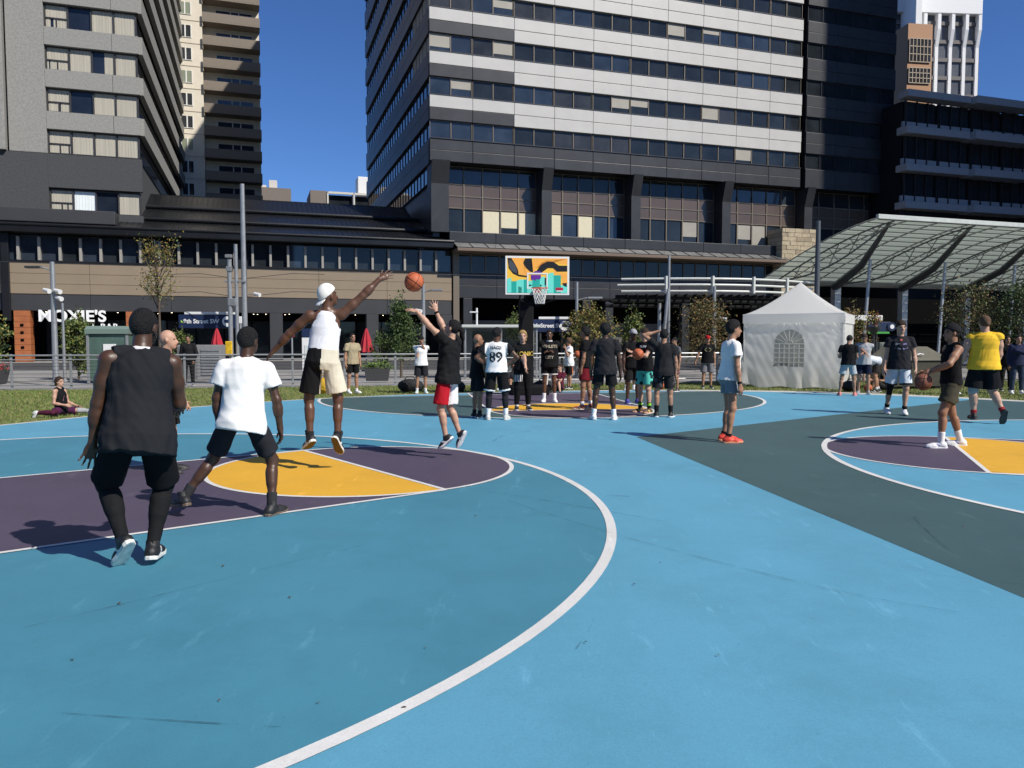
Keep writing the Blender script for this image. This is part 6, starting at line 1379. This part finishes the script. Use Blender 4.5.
make_person((11.2, 23.7), 1.75, -70, "person in pale shirt and dark shorts bending over a bag behind the boys", GRP, skin='tan', hair='short', hairc='brown', vox=.016, torso=(-.95, -.15, .28), hf=-80, hp=-50, LA=dict(up=(-.2, -.1, -1), fo=(-.1, 0, -1)), RA=dict(up=(-.15, .1, -1), fo=(-.2, 0, -1)), LL=dict(th=(-.15, -.12, -1), sh=(.15, 0, -1)), RL=dict(th=(.05, .12, -1), sh=(.25, 0, -1)), top=dict(kind='tee', cols=[(.62, .66, .72)], hem=-.05, loose=1.5), bottom=dict(cols=[(.03, .025, .025)], len=.75, loose=1.4), socks=dict(col=(.7,)*3, h=.2), shoes=SHB)
make_person((8.24, 16.6), 1.99, 195, "walking man in dark graphic t-shirt, pale shorts and white shoes", GRP, skin='pale', hair='flat', hairc='brown', vox=.0105, hf=185, build=1.04,
    LA=dict(up=(.24, -.02, -1), fo=(-.05, -.35, -1)), RA=dict(up=(-.14, .05, -1), fo=(-.25, -.2, -1)), LL=dict(th=(.03, -.10, -1), sh=(-.02, .05, -1), yaw=200), RL=dict(th=(-.05, .20, -1), sh=(.02, .32, -1), yaw=190, pit=12),
    top=dict(kind='tee', cols=[(.022, .022, .026)], hem=-.10, loose=1.2, sl=.5), bottom=dict(cols=[(.62, .66, .72), (.02,)*3], split='hem', len=.86, loose=1.6), leggings=dict(col=(.012,)*3, **{'from': .7}, to=.30, only=1, name='knee_sleeve'), socks=dict(col=(.015,)*3, h=.2), shoes=SHW,
    prints=[('top', [(-.9, -.3), (-.1, -.5), (-.2, .4), (-.8, .5)], .14, .33, False, (.35, .37, .38), 0), ('top', [(.2, -.5), (.9, -.3), (.7, .5), (.2, .4)], .14, .33, False, (.20, .19, .40), 0), ('top', [(-.3, .5), (0, .3), (.3, .6), (0, .8)], .10, .40, False, (.42, .06, .03), 0)])
make_person((6.55, 11.5), 1.86, -84, "player in black tank top, black durag and olive shorts holding a worn basketball low", GRP, skin='olive', hair='short', hat=('durag', (.016, .016, .018)), vox=.0095, hf=-86, torso=(.03, 0, 1), muscle=1.05,
    LA=dict(to=(-.10, .27, .15), hint=(-.5, -1, -.5), hd=(-1, 0, -.3), curl=.3, spread=.9), RA=dict(to=(.10, .30, .12), hint=(.6, -1, -.5), hd=(-1, .1, -.3), curl=.3, spread=.9), LL=dict(th=(-.38, -.05, -1), sh=(-.02, 0, -1), yaw=-85), RL=dict(th=(.20, .06, -1), sh=(.36, .02, -1), yaw=-75, pit=0),
    top=dict(kind='tank', cols=[BLK], hem=-.03, loose=.7, wr=.004), bottom=dict(cols=[(.060, .055, .038)], len=.66, loose=1.8, flare=1.2), socks=dict(col=(.8,)*3, h=.36), shoes=((.76, .76, .78), (.76, .76, .75), .02, (.10, .13, .30)), prints=[('bottom', [(math.cos(i*2.5), math.sin(i*2.5)) for i in range(5)], .05, -.22, False, (.45, .42, .32), -.02)])
make_person((9.10, 14.75), 1.99, 27, "long haired man in yellow sleeveless shirt and black shorts walking away", GRP, skin='pale', hair='bun', hairc='lbrown', vox=.0105, build=1.28, hf=5,
    LA=dict(up=(-.35, .02, -1), fo=(-.32, .1, -1)), RA=dict(up=(.12, .1, -1), fo=(-.2, .5, -1)), LL=dict(th=(-.12, .04, -1), sh=(.03, -.05, -1), yaw=12), RL=dict(th=(.16, .10, -1), sh=(.22, -.55, -1), yaw=12, pit=62),
    top=dict(kind='cut', cols=[(.82, .50, .040)], hem=-.10, loose=1.1, wr=.004, sl=.15), bottom=dict(cols=[(.010, .010, .012)], len=.92, loose=1.4), leggings=dict(col=(.35, .34, .33), **{'from': .8}, to=.12, only=0, name='knee_sleeve'), socks=dict(col=(.35, .03, .03), h=.2), shoes=((.02, .012, .014), (.03, .02, .02), .03, (.4, .03, .04)))
make_person((13.0, 22.9), 1.75, 178, "man in sunglasses and grey shirt between the ball holder and the yellow shirt", GRP, skin='tan', hair='short', vox=.016, top=dict(kind='tee', cols=[(.22, .23, .25)], hem=-.1, loose=1.3), bottom=dict(cols=[(.02,)*3], len=.9), shoes=SHW)
make_person((15.0, 23.0), 1.74, 195, "man in dark blue shirt and jeans cut by the right picture edge", GRP, skin='tan', hair='short', vox=.016, LA=dict(to=(-.1, .28, .25), hint=(-1, -.2, -.5)), top=dict(kind='hoodie', cols=[(.025, .030, .065)], hem=-.1, loose=1.3), bottom=dict(name='trousers', cols=[(.035, .050, .085)], len=1.9), shoes=SHW)
# --- left side
make_person((-4.15, 9.3), 1.72, 80, "bald pale man in dark clothes almost hidden behind the broad man", GRP, skin='pale', hair='bald', vox=.012, RA=dict(up=(.10, .1, -1), fo=(.55, .1, -.75), curl=.5), top=dict(kind='tee', cols=[(.02,)*3], hem=-.1), bottom=dict(cols=[(.02,)*3], len=.8), socks=dict(col=(.02,)*3, h=.5), shoes=((.02,)*3, (.05,)*3, .03))
make_person((-11.35, 27.2), 1.76, 165, "bearded man in black jacket and trousers standing behind the railing", GRP, skin='olive', hair='short', vox=.016, LA=dict(up=(.25, .1, -1), fo=(-.2, -.3, -1)), RA=dict(up=(-.25, .1, -1), fo=(.1, -.3, -1)), top=dict(kind='hoodie', cols=[(.014, .014, .016)], hem=-.1, loose=1.2), bottom=dict(name='trousers', cols=[(.014,)*3], len=1.9), shoes=SHB)
make_person((-9.62, 16.5), 1.52, 96, "girl with dark bob in black and pink sleeveless top sitting on the lawn edge", GRP, skin='pale', hair='wavy', hairc='brown', vox=.012, sit=.12, hf=100, torso=(-.12, .05, 1), build=.95,
    LL=dict(th=(.7, .2, -.05), sh=(1, .0, -.10), yaw=90, pit=-55), RL=dict(th=(.15, -.75, -.02), sh=(-1, -.05, -.02), yaw=-90, pit=60), LA=dict(up=(.15, .25, -1), fo=(.8, -.1, -.3)), RA=dict(up=(.0, -.15, -1), fo=(.9, .1, -.15)),
    top=dict(kind='tank', cols=[BLK], hem=-.08, loose=1.0), bottom=dict(cols=[(.075, .018, .060)], len=.6, loose=1.4), leggings=[dict(col=(.36, .37, .38), **{'from': .75}, to=.97, only=0, name='leg_sleeve'), dict(col=(.075, .015, .035), **{'from': .5}, to=.97, only=1)], shoes=((.6, .6, .6), (.7, .7, .7), .02), prints=[('top', [(-1, -.6), (1, -.4), (.8, .5), (-.7, .6)], .09, .26, False, (.50, .22, .26), .02)])
make_person((-4.78, 23.2), 1.80, 140, "man in beige t-shirt and black shorts behind the leaping man's legs", GRP, skin='tan', hair='short', vox=.016, top=dict(kind='tee', cols=[(.36, .30, .19)], hem=-.1, loose=1.2), bottom=dict(cols=[BLK], len=.75), socks=dict(col=(.7,)*3, h=.15), shoes=SHW)
make_person((-2.72, 23.2), 1.72, 172, "young man in white t-shirt and dark cap, arms folded with hand at mouth", GRP, skin='tan', hair='short', hat=('cap', (.015,)*3), vox=.015, LA=dict(to=(.10, .22, .22), hint=(-1, -.1, -.6)), RA=dict(to=(-.02, .17, .58), hint=(.7, .3, -.8), curl=.9), top=dict(kind='tee', cols=[WHT], hem=-.1, loose=1.3), bottom=dict(cols=[(.02, .02, .024)], len=.9, loose=1.4), socks=dict(col=(.7,)*3, h=.2), shoes=((.50, .62, .58), (.75, .75, .75), .02))
make_person((3.75, 24.6), 1.70, 185, "man in dark top far back on the grass behind the tall man", GRP, skin='brown', hair='short', vox=.018, top=dict(kind='tee', cols=[(.03, .03, .034)], hem=-.1), bottom=dict(cols=[BLK], len=.8), socks=dict(col=(.75,)*3, h=.25), shoes=SHW)
make_person((11.75, 24.5), 1.68, -80, "person in black sitting on the grass behind the boys beside the tent", GRP, skin='tan', hair='short', vox=.018, sit=.13, torso=(.15, .05, 1), LL=dict(th=(-.8, -.3, .5), sh=(-.5, 0, -1), yaw=-80), RL=dict(th=(-.8, .3, .5), sh=(-.5, 0, -1), yaw=-80), LA=dict(up=(-.4, -.2, -1), fo=(-.9, .1, .1)), RA=dict(up=(-.4, .2, -1), fo=(-.9, -.1, .1)), top=dict(kind='tee', cols=[BLK], hem=-.05), bottom=dict(cols=[(.03,)*3], len=.8), shoes=SHW)
make_person((15.5, 24.3), 1.72, 190, "person in black jacket half hidden behind the yellow shirted man's shoulder", GRP, skin='tan', hair='long', vox=.018, top=dict(kind='hoodie', cols=[BLK], hem=-.1, loose=1.4), bottom=dict(name='trousers', cols=[(.015,)*3], len=1.9), shoes=SHB)
make_person((-.55, 24.6), 1.64, 195, "young person in grey top standing behind the shaven headed man", GRP, skin='tan', hair='short', hairc='brown', vox=.018, top=dict(kind='tee', cols=[(.13, .13, .14)], hem=-.1), bottom=dict(cols=[(.03, .03, .05)], len=.9), shoes=SHW)
# --- balls in hands
ball(2.70, 16.62, 1.30, "orange basketball held against the side of the man in teal shorts", rot=(.3, .9, .1)); ball(2.22, 26.25, 1.12, "orange basketball on the hip of the boy in maroon trousers", rot=(1.1, .2, .6)); ball(6.07, 11.42, .98, "dark worn basketball held low by the player in the durag", m=BALLD, rot=(.2, .5, 1.2))
# ------------------------------------------------------------------ camera, light, view
cd = bpy.data.cameras.new("camera"); cam = bpy.data.objects.new("camera", cd); COL.objects.link(cam)
cam.location = (0, 0, 1.6); cam.rotation_euler = (R(90 - 3.25), 0, 0)
cd.sensor_width = 36; cd.lens = 775 / 1024 * 36; cd.clip_end = 3000; cd.clip_start = 0.05
scene.camera = cam
SUN_EL, SUN_AZ = 42.5, (0.80, -0.60)
sd_ = bpy.data.lights.new("sun", 'SUN'); sun = bpy.data.objects.new("sun", sd_); COL.objects.link(sun)
sd_.energy = 4.5; sd_.angle = R(0.53); sd_.color = (1.0, 0.945, 0.85)
dv = Vector((SUN_AZ[0]*math.cos(R(SUN_EL)), SUN_AZ[1]*math.cos(R(SUN_EL)), math.sin(R(SUN_EL))))
sun.rotation_euler = dv.to_track_quat('Z', 'Y').to_euler(); sun.location = (30, -30, 60)
w = bpy.data.worlds.new("World"); scene.world = w; w.use_nodes = True
N = w.node_tree.nodes; sk = N.new("ShaderNodeTexSky"); sk.sky_type = 'NISHITA'; sk.sun_disc = False
sk.sun_elevation = R(SUN_EL); sk.sun_rotation = math.atan2(SUN_AZ[0], SUN_AZ[1])
sk.altitude = 1050; sk.air_density = 1.0; sk.dust_density = 0.3; sk.ozone_density = 2.5
mxc = N.new('ShaderNodeMix'); mxc.data_type = 'RGBA'; mxc.blend_type = 'MULTIPLY'; mxc.inputs[0].default_value = 1.0; mxc.inputs[7].default_value = (.52, .80, 1.24, 1)  # clear high-altitude blue
w.node_tree.links.new(sk.outputs[0], mxc.inputs[6]); w.node_tree.links.new(mxc.outputs[2], N["Background"].inputs[0]); N["Background"].inputs[1].default_value = 0.08
scene.view_settings.view_transform = 'Standard'; scene.view_settings.look = 'None'; scene.view_settings.exposure = 0.22; scene.view_settings.gamma = 1
scene.render.engine = 'CYCLES'; scene.cycles.max_bounces = 6; scene.cycles.transparent_max_bounces = 12
